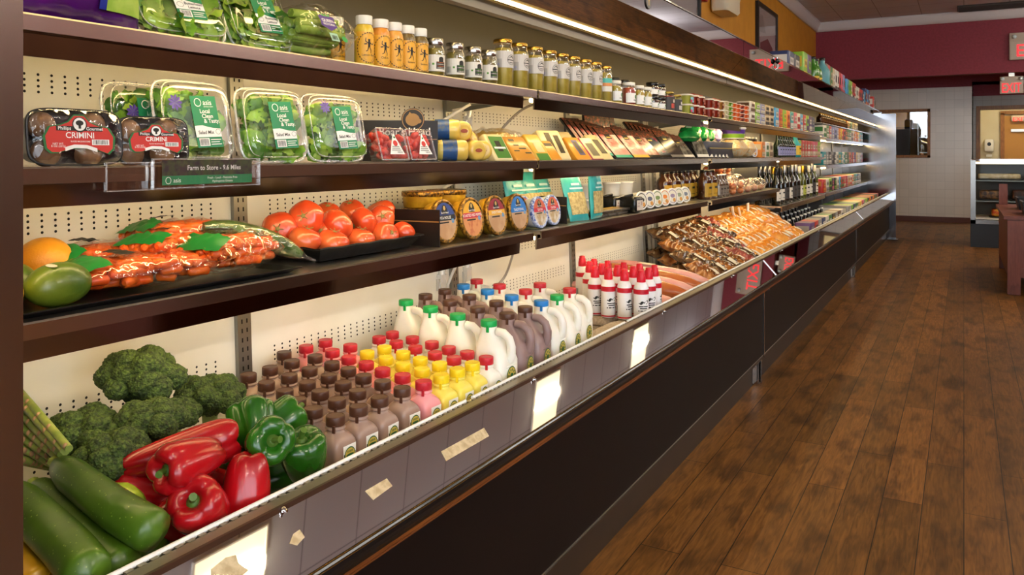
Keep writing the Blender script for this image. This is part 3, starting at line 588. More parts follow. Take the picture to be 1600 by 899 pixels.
rowset(pint('milk_pint', chocm, capb, mat('label_brown', '#3a2219', .5), '-', 'chocolate milk pints'),
    [[(-1.076, 1.199), (-1.076, 1.268), (-1.076, 1.336), (-1.078, 1.416)], [(-1.147, 1.213), (-1.147, 1.283), (-1.15, 1.352), (-1.148, 1.436)], [(-1.219, 1.241), (-1.218, 1.309), (-1.22, 1.385), (-1.217, 1.452)], [(-1.289, 1.275), (-1.291, 1.346), (-1.29, 1.415), (-1.288, 1.481)], [(-1.37, 1.299), (-1.371, 1.37), (-1.371, 1.437), (-1.36, 1.503)], [(-1.457, 1.326), (-1.46, 1.396), (-1.46, 1.468), (-1.445, 1.534)], [(-1.539, 1.52)]],
    'brown chocolate milk pint, %s from the peppers in the %s row behind the rail')
rowset(pint('milk_pint', pinkm, capr, mat('label_red', '#b5172a', .5), '-', 'strawberry milk pints'),
    [[(-1.066, 1.480)], [(-1.141, 1.501)], [(-1.214, 1.518)], [(-1.287, 1.546)], [(-1.362, 1.568)], [(-1.446, 1.600), (-1.444, 1.668)], [(-1.539, 1.60), (-1.54, 1.676)]],
    'pink strawberry milk pint with red cap, %s from the brown ones, %s row from rail')
rowset(pint('milk_pint', yelm, capy, mat('label_ochre', '#b8912b', .5), '-', 'yellow milk pints'),
    [[(-1.062, 1.544), (-1.059, 1.608), (-1.057, 1.672)], [(-1.133, 1.566), (-1.126, 1.63)], [(-1.202, 1.582), (-1.196, 1.646)], [(-1.277, 1.610), (-1.271, 1.674)], [(-1.356, 1.632), (-1.350, 1.696)]],
    'yellow milk pint with yellow cap, %s from the pink ones, %s row from rail')
rowset(pint('milk_pint', milk_white, capr, mat('label_orange', '#b5622b', .5), '-', 'white milk pints'),
    [[(-1.056, 1.736)], [(-1.126, 1.694), (-1.127, 1.758)], [(-1.197, 1.712), (-1.197, 1.776)], [(-1.279, 1.738), (-1.27, 1.802)], [(-1.360, 1.760), (-1.352, 1.824)], [(-1.436, 1.78), (-1.44, 1.846)]],
    'white milk pint with red cap, %s from the yellow ones, %s row from rail')
def jug(name, body, capc, label, group):
    t = thing(name, label, 'milk jug', group=group); rx, ry = .05, .047
    m = MB(); m.se([(0, rx-.006, ry-.006, 5), (.005, rx, ry, 5), (.140, rx, ry, 4.5), (.160, rx*.95, ry*.92, 4, 0, .003), (.188, rx*.74, ry*.68, 3.2, 0, .012), (.208, rx*.5, ry*.47, 2.6, 0, .02), (.218, .022, .022, 2, 0, .022), (.228, .0215, .0215, 2, 0, .022)], 0, 28)
    m.tube([(0, -.004, .214), (0, -.024, .212), (0, -.041, .199), (0, -.048, .178), (0, -.047, .156), (0, -.040, .142)], [.011, .0115, .0115, .012, .0125, .013], 10, 0)
    m.box((0, -ry-.001, .130), (.052, .002, .0015), 0); m.build('jug_body', body, t)
    m = MB(); m.lathe([(.0215, .226), (.022, .2275), (.022, .240), (.021, .2425), (.019, .243)], 0, 28, c=(0, .022, 0)); m.box((-.022, .012, .222), (.004, .007, .016)); m.build('cap', capc, t)
    m = MB(); m.ell(0, .104, .023, .025, -ry-.001, 1, 28); m.ell(0, .104, .0202, .022, -ry-.0015, 2, 28); m.ring(0, .104, .0175, .019, .006, -ry-.002, 1, 22, True); m.ell(0, .104, .008, .008, -ry-.0022, 1, 16); m.rect(-.024, .06, .024, .076, -ry-.0008, 3); m.build('jug_label', [white, green_d, gold, mat('label_yellow', '#d8c33d', .5)], t)
    return t
def jugs(proto, pts, fmt):
    for i, (x, y) in enumerate(pts): put(proto, (x-.02, y, DK), (0, 0, PI/2+.05+rnd.uniform(-.08, .08)), fmt % ORD[i])
jugs(jug('milk_jug', milk_white, capg, '-', 'white milk jugs'), [(-1.054, 1.815), (-1.171, 1.845), (-1.297, 1.895), (-1.423, 1.945)], 'white milk jug with green cap in the near row, %s back from the rail')
chocj = mat('chocolate_jug', '#8e7470', .32, sss=.05)
jp = jug('milk_jug', chocj, capb, '-', 'brown milk jugs')
jugs(jp, [(-1.06, 1.925), (-1.177, 1.957), (-1.305, 2.006), (-1.43, 2.055)], 'chocolate milk jug with brown cap beside the green caps, %s back from the rail')
jugs(jp, [(-1.06, 2.03), (-1.178, 2.066), (-1.305, 2.116), (-1.43, 2.165)], 'chocolate milk jug with brown cap beside the blue caps, %s back from the rail')
jugs(jug('milk_jug', milk_white, capu, '-', 'white milk jugs'), [(-1.064, 2.138), (-1.186, 2.174), (-1.306, 2.224), (-1.43, 2.275)], 'white milk jug with blue cap, %s back from the rail')
jugs(jug('milk_jug', milk_white, capg, '-', 'white milk jugs'), [(-1.065, 2.248)], 'white milk jug with green cap between blue and red caps, %s at the rail')
jr = jug('milk_jug', milk_white, capr, '-', 'white milk jugs')
jugs(jr, [(-1.199, 2.29), (-1.327, 2.34), (-1.45, 2.39)], 'white milk jug with red cap behind the lone green cap, %s counting backwards')
jugs(jr, [(-1.085, 2.38), (-1.22, 2.43)], 'white milk jug with red cap next to the egg cartons, %s back from the rail')
# egg cartons and whipped cream cans
eggm = mat('egg_carton_grey', '#b9a893', .8, second='#a3927d', scale=120); eggl = mat('egg_carton_print', '#8a4a2a', .6)
def eggs(label, x, y, z, rz):
    t = thing('egg_carton', label, 'egg carton', (x, y, z), (0, 0, rz), 'egg cartons')
    m = MB(); m.rbox((0, 0, .018), (.30, .105, .036), .008)
    m.build('carton_base', eggm, t)
    m = MB(); m.se([(.038, .15, .052, 9), (.044, .152, .054, 9), (.062, .142, .045, 7), (.068, .135, .039, 6)], 0)
    for i in range(6):
        for k in (-1, 1): m.sph((-.115+i*.046, k*.02, .058), (.018, .016, .012), 0, 10, 6)
    m.rect(-.05, .044, .07, .058, -.0555, 1); m.build('carton_lid', [eggm, eggl], t)
e0 = 0
eggs('grey egg carton at the rail in front of whipped cream cans', -1.085, 2.62, DK, PI*.5)
eggs('grey egg carton at the rail under the first cream cans', -1.085, 2.93, DK, PI*.5); eggs('grey egg carton behind the rail under the middle cream cans', -1.2, 2.93, DK, PI*.5)
eggs('grey egg carton in the middle under the rear cream cans', -1.315, 2.93, DK, PI*.5); eggs('grey egg carton against the back under the rearmost cream cans', -1.43, 3.06, DK, PI*.5)
eggs('grey egg carton beside the red capped jugs', -1.26, 2.60, DK, PI*.5); eggs('tilted grey egg carton at the back wall behind the jugs', -1.47, 2.62, DK, PI*.5)
cw = mat('can_white', '#e9e6e4', .3); cr = mat('can_red', '#c2182c', .32); crc = mat('nozzle_red', '#d0122a', .38)
t = thing('cream_can', '-', 'spray can', group='whipped cream cans')
m = MB(); R = .0275
m.lathe([(R-.003, 0), (R, .004), (R, .118), (R-.001, .122), (R*.72, .138), (R*.55, .141)], 0, 24); m.lathe([(R+.0004, .098), (R+.0004, .116)], 1, 24, c0=False, c1=False); m.lathe([(R+.0004, .004), (R+.0004, .009)], 1, 24, c0=False, c1=False); m.build('can_body', [cw, cr], t)
m = MB(); m.fn = wrapfn(R+.0003); m.poly([(-.02, -.0003, .066), (-.006, -.0003, .074), (.004, -.0003, .07), (.016, -.0003, .078), (.02, -.0003, .07), (.012, -.0003, .062), (.0, -.0003, .066), (-.01, -.0003, .06)], 0)
for z, w in ((.052, .018), (.045, .014), (.036, .02)): m.rect(-w, z, w, z+.004, -.0003, 0, 3)
m.rect(.05, .02, .07, .11, -.0003, 1, 2); m.bars(-.07, .02, -.055, .05, -.0003, 0, 6); m.build('can_label', [ink, cr], t)
m = MB(); m.lathe([(.0155, .139), (.0165, .142), (.0165, .156), (.0145, .166), (.0125, .170), (.0118, .182), (.009, .184)], 0, 18)
for k in range(6): m.box((.0135*math.cos(k*PI/3), .0135*math.sin(k*PI/3), .163), (.003, .003, .02))
m.build('nozzle_cap', crc, t)
cans = [(-1.035, 2.80), (-1.10, 2.80), (-1.165, 2.80), (-1.228, 2.82), (-1.035, 2.88), (-1.10, 2.89), (-1.165, 2.89), (-1.235, 2.90), (-1.30, 2.93), (-1.04, 2.96), (-1.105, 2.97), (-1.17, 2.97), (-1.245, 2.985), (-1.315, 3.01), (-1.40, 3.08)]
for i, (x, y) in enumerate(cans):
    row = 0 if i < 4 else 1 if i < 9 else 2; k = i-(0, 4, 9)[row]
    put(t, (x, y, DK+.071), (0, 0, PI/2+rnd.uniform(-.9, .5)), 'white cream spray can with red nozzle, %s from rail, %s row past the jugs' % (ORD[k], ORD[row]))

# ================================================================ vegetables at the near end of the deck
zucm = mat('zucchini_green', '#28450d', .36, second='#4f7018', scale=11, lo=.3, hi=.8, coat=.12, bump=.05, bscale=90); zstem = mat('zucchini_stem', '#8fa04a', .6)
def speckle(m, col, scale=110, th=.16):             # small pale dots on a skin
    nt = m.node_tree; b = nt.nodes['Principled BSDF']; src = b.inputs['Base Color'].links[0].from_socket
    tc = nt.nodes.new('ShaderNodeTexCoord'); v = nt.nodes.new('ShaderNodeTexVoronoi'); v.inputs['Scale'].default_value = scale; nt.links.new(tc.outputs['Object'], v.inputs[0])
    r = nt.nodes.new('ShaderNodeMapRange'); r.inputs[1].default_value = th*.5; r.inputs[2].default_value = th; r.inputs[3].default_value = .55; r.inputs[4].default_value = 0; nt.links.new(v.outputs['Distance'], r.inputs[0])
    x = nt.nodes.new('ShaderNodeMixRGB'); x.inputs[2].default_value = lin(col); nt.links.new(r.outputs[0], x.inputs[0]); nt.links.new(src, x.inputs[1]); nt.links.new(x.outputs[0], b.inputs['Base Color'])
speckle(zucm, '#a9bd5a')
squm = mat('squash_yellow', '#e0a91c', .3, second='#d39a18', scale=9, coat=.2); sqg = mat('squash_pale_green', '#a9c23a', .35)
def veg_tube(name, label, cat, pts, rad, m0, m1, stem=True, group=None, lob=7):
    P = [Vector(p) for p in pts]; c = sum(P, Vector())/len(P); n = 18; out = []; rr = []
    for i in range(n+1):
        u = i/n*(len(P)-1); a = min(int(u), len(P)-2); f = u-a
        p0, p1, p2, p3 = P[max(a-1, 0)], P[a], P[a+1], P[min(a+2, len(P)-1)]
        out.append(.5*((2*p1)+(p2-p0)*f+(2*p0-5*p1+4*p2-p3)*f*f+(3*p1-p0-3*p2+p3)*f**3)-c); v = i/n
        b = rad[0]+(rad[1]-rad[0])*v; e = min(1, math.sqrt(max(0, 1-((v-.9)/.1)**2)) if v > .9 else 1); e = min(e, .62+.38*min(1, v/.16)**.7); rr.append(max(b*e, b*.12))
    t = thing(name, label, cat, c, group=group)
    m = MB(); m.tube(out, rr, 24, 0, lobes=lob, ld=.012); m.build('flesh', m0, t)
    if stem:
        d = (out[0]-out[1]).normalized(); m = MB(); m.tube([out[0]+d*-.004, out[0]+d*.008, out[0]+d*.024], [rr[0]*.98, rr[0]*.62, rr[0]*.66], 8, 0, lobes=6, ld=.1); m.build('stem', m1, t)
    return t
veg_tube('zucchini', 'large green zucchini lying uppermost with its tip at the rail', 'zucchini', [at_z(93, 728, .735), at_z(140, 765, .728), at_z(190, 802, .718), at_z(250, 836, .70)], (.0255, .0315), zucm, zstem)
veg_tube('zucchini', 'green zucchini lying beneath the uppermost one', 'zucchini', [at_z(60, 762, .69), at_z(110, 805, .68), at_z(160, 860, .665), at_z(196, 893, .655)], (.026, .031), zucm, zstem)
veg_tube('zucchini', 'dark green zucchini nearest the end panel above the yellow squash', 'zucchini', [at_z(14, 770, .71), at_z(60, 812, .705), at_z(110, 862, .69), at_z(142, 905, .68)], (.03, .033), zucm, zstem)
veg_tube('zucchini', 'pale green squash half hidden behind the uppermost zucchini', 'squash', [at_z(124, 712, .715), at_z(160, 742, .708), at_z(215, 795, .685)], (.017, .021), sqg, zstem, False)
veg_tube('zucchini', 'dark green zucchini at the bottom by the rail under the others', 'zucchini', [at_z(140, 800, .63), at_z(190, 840, .622), at_z(250, 872, .612)], (.026, .028), zucm, zstem)
veg_tube('yellow_squash', 'yellow squash nearest the end panel at bottom', 'squash', [at_z(10, 850, .66), at_z(40, 880, .65), at_z(62, 925, .64)], (.02, .032), squm, zstem)
veg_tube('yellow_squash', 'yellow squash lying beside the other yellow one toward the rail', 'squash', [at_z(45, 850, .655), at_z(80, 885, .648), at_z(105, 920, .635)], (.02, .03), squm, zstem)
# asparagus bundle leaning in the corner
aspm = mat('asparagus_green', '#6f8436', .45, second='#8f9a4c', scale=20); aspt = mat('asparagus_scale', '#a5805c', .6)
for i in range(13):
    zz = .80-.009*i; a = at_z(26, 606+9.5*i+5*(i % 2), zz+.02); b = at_z(108-2.6*i-5*(i % 2), 702+2.4*i, zz-.015); c = (a+b)/2
    t = thing('asparagus_spear', 'green asparagus spear in the corner bundle, %s from the top' % ORD[i], 'asparagus', c, group='asparagus spears')
    m = MB(); m.tube([a-c, c-c, b-c], [.0062, .0066, .0060], 10, 0)
    for k in range(5):
        q = (a-c)+(b-a)*(.1+k*.2+rnd.uniform(-.08, .08)); m.sph(q+Vector((.0035, -.0045, .002)), (.0042, .0042, .0055), 1, 8, 5)
    m.build('stalk', [aspm, aspt], t)
# broccoli
brom = mat('broccoli_green', '#24330f', .75, second='#4f6424', scale=130, lo=.38, hi=.66, bump=1.0, bscale=240, vor=True); brost = mat('broccoli_stalk', '#8aa05a', .6)
def broccoli(label, c, r, seed, sq=.62):
    t = thing('broccoli_head', label, 'broccoli', c, group='broccoli heads'); q = random.Random(seed); m = MB(); fl = [(Vector((0, 0, r*.1)), r*.62)]
    for k in range(17):
        e = math.asin(-.12+1.1*(k+.5)/17); a = k*2.39996+q.uniform(-.25, .25); fl.append((Vector((math.cos(a)*math.cos(e), math.sin(a)*math.cos(e), math.sin(e)))*r*q.uniform(.62, .74), r*q.uniform(.28, .40)))
    for p, s in fl:
        m.sph((p.x, p.y, p.z*sq+r*.1), (s, s, s*.9), 0, 40, 26, fn=lambda d, p=p, s=s: 1+.10*nz(d*s+p, 85, seed)+.09*nz(d*s+p, 230, seed+3)+.06*nz(d*s+p, 520, seed))
    m.build('floret_crown', brom, t)
    m = MB(); m.tube([(0, 0, -r*.75), (0, 0, -r*.3), (0, 0, 0)], [r*.2, r*.22, r*.5], 10, 0); m.build('stalk', brost, t)
broccoli('broccoli crown on top of the heap against the back wall', (-1.40, 1.005, .80), .082, 1, .8); broccoli('broccoli crown at the left of the heap beside the asparagus', (-1.375, .875, .735), .072, 2)
broccoli('broccoli crown at the front of the heap behind the zucchini', (-1.262, .855, .715), .066, 3, .9); broccoli('broccoli crown in the middle of the heap above the long red pepper', (-1.295, .955, .752), .066, 4)
broccoli('broccoli crown at the right of the heap by the chocolate pints', (-1.36, 1.135, .742), .072, 5, .5); broccoli('small broccoli crown tucked below the topmost one', (-1.345, 1.04, .735), .05, 6)
broccoli('broccoli crown low in the heap under the middle one', (-1.245, .93, .665), .062, 7, .7); broccoli('broccoli crown low at the back under the topmost one', (-1.46, .97, .67), .075, 8)
# peppers
redp = mat('red_pepper', '#b00c16', .26, second='#960a12', scale=7, coat=.22); grnp = mat('green_pepper', '#24600f', .24, second='#164508', scale=9, coat=.3); pst = mat('pepper_stem', '#4c6a22', .5)
def pepper(label, c, r, ln, rot, skin, lob=4, seed=0, group=None, taper=.78):
    t = thing('bell_pepper', label, 'bell pepper', c, rot, group); m = MB(); R = []; n = 40; N = 34; PP = ((.08, -.11), (.17, -.105), (.27, -.07), (.40, -.02), (.55, .0), (.71, -.01), (.85, -.055), (.95, -.13), (1.0, -.25), (1.0, -.42), (.97, -.6), (.90, -.77), (.77, -.90), (.58, -.975), (.38, -.985), (.2, -.955), (.06, -.94))
    for j in range(N+1):
        u = j/N; g = u*(len(PP)-1); k = min(int(g), len(PP)-2); f = g-k; p0, p1, p2, p3 = PP[max(k-1, 0)], PP[k], PP[k+1], PP[min(k+2, len(PP)-1)]
        cx, cz = [.5*(2*p1[q]+(p2[q]-p0[q])*f+(2*p0[q]-5*p1[q]+4*p2[q]-p3[q])*f*f+(3*p1[q]-p0[q]-3*p2[q]+p3[q])*f**3) for q in (0, 1)]
        tp = 1-(1-taper)*max(0, -cz-.15)/.85; rad = r*cx*tp; z = ln*cz; lb = .05*math.sin(min(1, cx/.75)*PI/2) if cz > -.2 else -.05*max(0, (-cz-.75)/.25)
        row = []
        for i in range(n):
            a = 2*PI*i/n; w = abs(math.cos(lob*a/2))**.7; d = Vector((math.cos(a), math.sin(a), u*2)); f = 1-.14*(1-w)*(.75+.5*abs(2*u-1))+.05*nz(d, 1.6, seed)
            row.append((rad*f*math.cos(a), rad*f*math.sin(a), ln*.5+z+lb*ln*w))
        R.append(row)
    m.loft(R, 0); m.build('pepper_skin', skin, t)
    m = MB(); z0 = ln*.5-ln*.115; m.lathe([(r*.30, z0-.004), (r*.27, z0+.004), (r*.12, z0+.009)], 0, 10); m.tube([(0, 0, z0+.004), (.003, .001, z0+.018), (.008, 0, z0+.026)], [r*.13, r*.11, r*.14], 8); m.build('stem', pst, t); return t
def aim(dx, dy, dz, roll=0): return (Vector((dx, dy, dz)).to_track_quat('Z', 'Y').to_matrix().to_4x4() @ Matrix.Rotation(roll, 4, 'Z')).to_euler()
pepper('long red bell pepper lying on top along the broccoli', at_z(283, 706, .742), .040, .175, aim(.5, .75, .12), redp, 3, 1, taper=.7)
pepper('red bell pepper with its stem facing the aisle, in the middle of the reds', at_z(298, 722, .752), .042, .115, aim(.08, -1, .08), redp, 4, 2)
pepper('red bell pepper at the rail with its green stem turned up', at_z(318, 798, .682), .046, .11, aim(.37, -.78, .73), redp, 4, 3)
pepper('red bell pepper nearest the green ones, standing on its stem end', at_z(385, 757, .695), .041, .095, aim(.1, -.2, -1), redp, 3, 4, taper=.95)
pepper('red bell pepper beneath the others beside the uppermost zucchini', at_z(225, 780, .675), .042, .10, aim(-.5, -.6, .2), redp, 4, 5)
pepper('red bell pepper low between the zucchini and the stem-up red pepper', at_z(268, 812, .645), .041, .10, aim(-.4, .5, -.3), redp, 4, 6)
pepper('red bell pepper hidden low behind the lone upright red one', at_z(335, 765, .655), .04, .09, aim(.2, .6, -.6), redp, 4, 7)
pepper('red bell pepper at the very bottom touching the rail', at_z(292, 822, .622), .04, .08, aim(.9, .2, .1), redp, 4, 8)
pepper('green bell pepper at the back of the greens, beside the broccoli', at_z(395, 666, .745), .046, .085, aim(-.5, .3, .6), grnp, 4, 9)
pepper('green bell pepper with its stem facing the aisle, centre of the greens', at_z(419, 690, .742), .044, .085, aim(.75, -.45, .3), grnp, 4, 10)
pepper('green bell pepper at the rail beside the chocolate pints', at_z(474, 715, .695), .047, .085, aim(.1, -.25, .9), grnp, 4, 11)
pepper('green bell pepper half hidden behind the central green one', at_z(436, 662, .73), .044, .085, aim(.2, .7, .3), grnp, 4, 12)
pepper('small dark green bell pepper low beside the red ones', at_z(366, 712, .69), .036, .075, aim(-.2, -.7, -.2), grnp, 4, 13)
pepper('dark green bell pepper at the bottom by the rail under the others', at_z(432, 745, .63), .038, .08, aim(.3, .8, .1), grnp, 4, 14)
# ================================================================ lower shelf of the near case, left to right
fruit_o = mat('grapefruit_skin', '#e09a24', .45, second='#d4851c', scale=9, bump=.25, bscale=240); fruit_y = mat('lemon_skin', '#e3b51e', .45, bump=.25, bscale=260)
mangom = mat('mango_skin', '#3f5a16', .35, second='#7d8a22', scale=7, lo=.4, hi=.75, coat=.15, bump=.1, bscale=160); tagw = mat('fruit_sticker', '#cfc6b4', .5)
def tray(label, x0, x1, y0, y1, z, h=.018):
    t = thing('black_tray', label, 'tray', ((x0+x1)/2, (y0+y1)/2, z)); a, b = (x1-x0)/2, (y1-y0)/2
    m = MB(); rr = lambda p, q, zz: [(-p, -q, zz), (p, -q, zz), (p, q, zz), (-p, q, zz)]
    m.loft([rr(a-.02, b-.02, 0), rr(a-.006, b-.006, h-.003), rr(a, b, h-.002), rr(a, b, h), rr(a-.008, b-.008, h), rr(a-.024, b-.024, .004)], 0, True, True, False); m.build('tray_shell', black, t); return t
tray('flat black tray under the fruit and the carrot bags', -1.56, -1.262, .56, 1.30, S3, .012)
zt = S3+.005
def fruit(name, label, cat, c, r, m0, rot=(0, 0, 0), sticker=False):
    t = thing(name, label, cat, c, rot); m = MB(); m.sph((0, 0, 0), r, 0, 28, 20, fn=lambda d: 1+.03*nz(d, 1.3, len(label))); m.build('peel', m0, t)
    m = MB(); m.sph((0, r[1]*.99, 0), (.004, .003, .004), 0, 8, 5); m.build('stem_scar', mat('stem_scar', '#5b4a22', .7), t)
    if sticker: m = MB(); k = .012; m.poly([(r[0]*.12+k*math.cos(a), -r[1]*.34-k*.5*math.sin(a), r[2]*.945-.1*k*math.sin(a)) for a in [i*PI/6 for i in range(12)]], 0); m.build('sticker', tagw, t)
fruit('mango', 'green mango with a small sticker at the shelf front', 'mango', (-1.315, .79, zt+.036), (.038, .058, .037), mangom, (0, .1, .15), True)
fruit('mango', 'green mango behind the stickered one', 'mango', (-1.40, .755, zt+.035), (.038, .054, .036), mangom, (0, 0, .5))
fruit('grapefruit', 'yellow orange citrus fruit behind the mangoes', 'grapefruit', (-1.475, .86, zt+.05), (.052, .052, .05), fruit_o)
fruit('lemon', 'yellow lemon half hidden by the end panel', 'lemon', (-1.31, .685, zt+.034), (.034, .042, .034), fruit_y)
# bags of baby carrots
carm = mat('carrot_orange', '#e0500f', .4, second='#ea6c1c', scale=30, sss=.05); bagg = mat('bag_green_print', '#1f7d33', .35); bagk = mat('bag_dark_print', '#1d1a16', .45)
def pillow(m, w, d, h, seed, mi=0, nx=22, ny=16, crumple=.006, z0=.0, fn=None):
    for s in (1, -1):
        R = []
        for j in range(ny+1):
            v = 2*j/ny-1; row = []
            for i in range(nx+1):
                u = 2*i/nx-1; p = max(0, (1-abs(u)**3))**.6*max(0, (1-abs(v)**3.4))**.55; k = nz((u*w*.5, v*d*.5, s), 42, seed)
                row.append((u*w/2+.3*crumple*k, v*d/2+.3*crumple*nz((v, u, s), 9, seed+1), z0+h*.5*(1+s*p)+crumple*k*(.35+p)*(1 if s > 0 else .15)))
            R.append(row)
        m.loft(R if s > 0 else R[::-1], mi, False, False, True, wrap=False)
def carrot_bag(label, c, rz, seed, w=.21, d=.16, h=.07, tilt=0):
    t = thing('carrot_bag', label, 'bag of carrots', c, (tilt, 0, rz)); q = random.Random(seed)
    m = MB(); pillow(m, w, d, h, seed, 0, 34, 26, .008); m.build('bag_film', film, t)
    m = MB()
    for k in range(150):
        u, v = q.uniform(-.88, .88), q.uniform(-.84, .84); p = (1-abs(u)**3)**.6*(1-abs(v)**3.4)**.55; z = h*.5*(1+p*q.choice((.72, .72, .5, .1, -.4)))-.004
        a = q.uniform(-.6, .6); L = q.uniform(.016, .024); dx, dy = math.cos(a)*L, math.sin(a)*L
        m.tube([(u*w/2*.9-dx, v*d/2*.88-dy, z), (u*w/2*.9-dx*.8, v*d/2*.88-dy*.8, z), (u*w/2*.9+dx*.8, v*d/2*.88+dy*.8, z+q.uniform(-.004, .004)), (u*w/2*.9+dx, v*d/2*.88+dy, z)], [.004, .0095, .009, .0035], 8)
    o = m.build('baby_carrots', carm, t); o['kind'] = 'stuff'
    m = MB(); R = []
    for i in range(9):
        u = -.98+.42*i/8*.9; R.append([(u*w/2, v*d/2, h*.5*(1+max(0, (1-abs(u)**3))**.6*max(0, 1-abs(v)**3.4)**.55)+.0075+.006*nz((u, v, 0), 6, seed)) for v in [-.85+1.7*k/12 for k in range(13)]])
    m.loft(R[::-1], 0, False, False, True, wrap=False)
    R = []
    for i in range(5):
        u = -.38+.22*i/4; R.append([(u*w/2, v*d/2, h*.5*(1+(1-abs(u)**3)**.6*max(0, 1-abs(v)**3.4)**.55)+.0085+.004*nz((u, v, 0), 6, seed)) for v in [-.45+.9*k/8 for k in range(9)]])
    m.loft(R[::-1], 1, False, False, True, wrap=False)
    m.build('bag_print', [bagg, bagk], t)
carrot_bag('bag of baby carrots at the shelf front beside the mango', (-1.355, .965, zt+.006), PI/2-.1, 1, .27, .15, .06); carrot_bag('bag of baby carrots at the shelf front, next to the wrapped cucumber', (-1.345, 1.17, zt+.006), PI/2+.15, 2, .2, .15, .085, -.05)
carrot_bag('bag of baby carrots lying at the back behind the mango', (-1.485, .97, zt+.006), PI/2+.1, 3, .22, .13, .075); carrot_bag('bag of baby carrots on top of the pile with a round dark print', (-1.46, 1.13, zt+.05), PI/2-.1, 4, .2, .14, .065, -.12)
carrot_bag('bag of baby carrots in the middle of the pile with a green end', (-1.42, 1.08, zt+.036), PI/2+.3, 5, .18, .13, .06, -.1)
cucm = mat('cucumber_green', '#2c4a1c', .4, second='#4e6b2e', scale=26, bump=.35, bscale=120)
for lab, a, b in (('film wrapped cucumber at the front beside the tomato tray', (-1.40, 1.15, zt+.10), (-1.335, 1.37, zt+.022)), ('film wrapped cucumber behind the front one above the carrots', (-1.46, 1.20, zt+.085), (-1.40, 1.40, zt+.022))):
    a, b = Vector(a), Vector(b); c = (a+b)/2; t = thing('wrapped_cucumber', lab, 'cucumber', c); P = [a-c+(b-a)*k/10 for k in range(11)]; P = [p+Vector((0, 0, .012*math.sin(PI*k/10))) for k, p in enumerate(P)]
    m = MB(); m.tube(P, [.010, .018, .0215, .023, .0235, .0235, .0235, .0225, .021, .017, .009], 20, lobes=6, ld=.02); m.build('cucumber', cucm, t)
    m = MB(); e = (P[-1]-P[-2]).normalized(); m.tube(P+[P[-1]+e*.015, P[-1]+e*.04], [.012, .0195, .0228, .0243, .0248, .0248, .0248, .0238, .0225, .0185, .011, .004, .006], 20, lobes=9, ld=.03); m.build('wrap_film', film, t)
# tray of tomatoes with a tall black divider
tomm = mat('tomato_skin', '#cf4620', .25, second='#de6a34', scale=5, coat=.35, sss=.05); calm = mat('tomato_scar', '#8a7a3c', .6)
tt = thing('tomato_tray', 'black wavy edged tray holding the tomatoes', 'tray', (-1.435, 1.597, S3+.001))
m = MB(); a, b = .14, .205
def wavy(p, q, z, wv=0): return [(-p+2*p*i/16, -q, z+wv*math.sin(i*1.57)) for i in range(16)]+[(p, -q+2*q*i/16, z+wv*math.sin(i*1.57)) for i in range(16)]+[(p-2*p*i/16, q, z+wv*math.sin(i*1.57)) for i in range(16)]+[(-p, q-2*q*i/16, z+wv*math.sin(i*1.57)) for i in range(16)]
m.loft([wavy(a-.03, b-.03, .004), wavy(a-.006, b-.006, .034, .001), wavy(a, b, .036, .0014), wavy(a-.002, b-.002, .039, .0014), wavy(a-.034, b-.034, .009)], 0, True, True, False); m.build('tray_shell', black, tt)
def tomato(i, px, py, d, r, up, lab):
    p = at_d(px, py, d); p.z += .001; q = random.Random(i); t = thing('tomato', 'red tomato in the black tray, '+lab, 'tomato', p, up, 'tomatoes in the black tray'); m = MB()
    def fn(dv):
        ct = dv.z; dim = 1-.16*max(0, ct-.75)/.25-.05*max(0, -ct-.8)/.2; return dim*(1+.025*math.cos(5*math.atan2(dv.y, dv.x)+i)*(1-ct*ct)+.03*nz(dv, 1.2, i))
    m.sph((0, 0, 0), (r, r, r*.84), 0, 28, 20, fn); m.build('tomato_skin', tomm, t)
    m = MB(); z = r*.84*.845; m.lathe([(.006, z+.001), (.003, z+.0025)], 0, 8)
    for k in range(5): a = k*2*PI/5; m.poly([(0, 0, z+.002), (.012*math.cos(a-.12), .012*math.sin(a-.12), z+.0045), (.015*math.cos(a), .015*math.sin(a), z+.0065), (.012*math.cos(a+.12), .012*math.sin(a+.12), z+.0045)], 0)
    m.build('stem_scar', calm, t)
for i, (px, py, d, r, up, lab) in enumerate(((437, 360, 1.46, .0445, (.9, 1.3, 0), 'leftmost at the front corner'), (478, 341, 1.43, .0445, (1.3, .6, .4), 'upper left, tallest of the heap'), (476, 376, 1.375, .039, (-.1, .25, 0), 'front row with stem up, first from the left'), (519, 381, 1.36, .042, (0, .3, 0), 'front row with stem up, second from the left'), (527, 353, 1.40, .0445, (2.6, .7, .2), 'large one in the middle of the upper layer'), (563, 375, 1.36, .037, (.05, .2, .3), 'front row with stem up, third from the left'), (567, 348, 1.41, .0395, (2.0, .9, 0), 'upper layer right of the large middle one'), (596, 342, 1.42, .038, (1.2, -.6, 1), 'upper layer second from the right'), (602, 369, 1.365, .039, (.6, 1.1, .5), 'front row fourth from the left, on its side'), (630, 366, 1.36, .036, (2.2, .4, .2), 'rightmost of the front row'), (549, 331, 1.48, .038, (.5, .2, 0), 'back of the heap, left of the two rear ones'), (595, 332, 1.47, .0435, (.3, -.2, 0), 'back of the heap by the black divider'), (511, 336, 1.48, .038, (.3, .4, 0), 'back of the heap, peeping between the upper left ones'), (500, 368, 1.42, .036, (1, .4, .6), 'buried between the front row and the tallest one'), (560, 360, 1.45, .036, (1, 2, .6), 'buried in the middle of the tray'))): tomato(i, px, py, d, r, up, lab)
divm = mat('divider_black', '#17100d', .5)
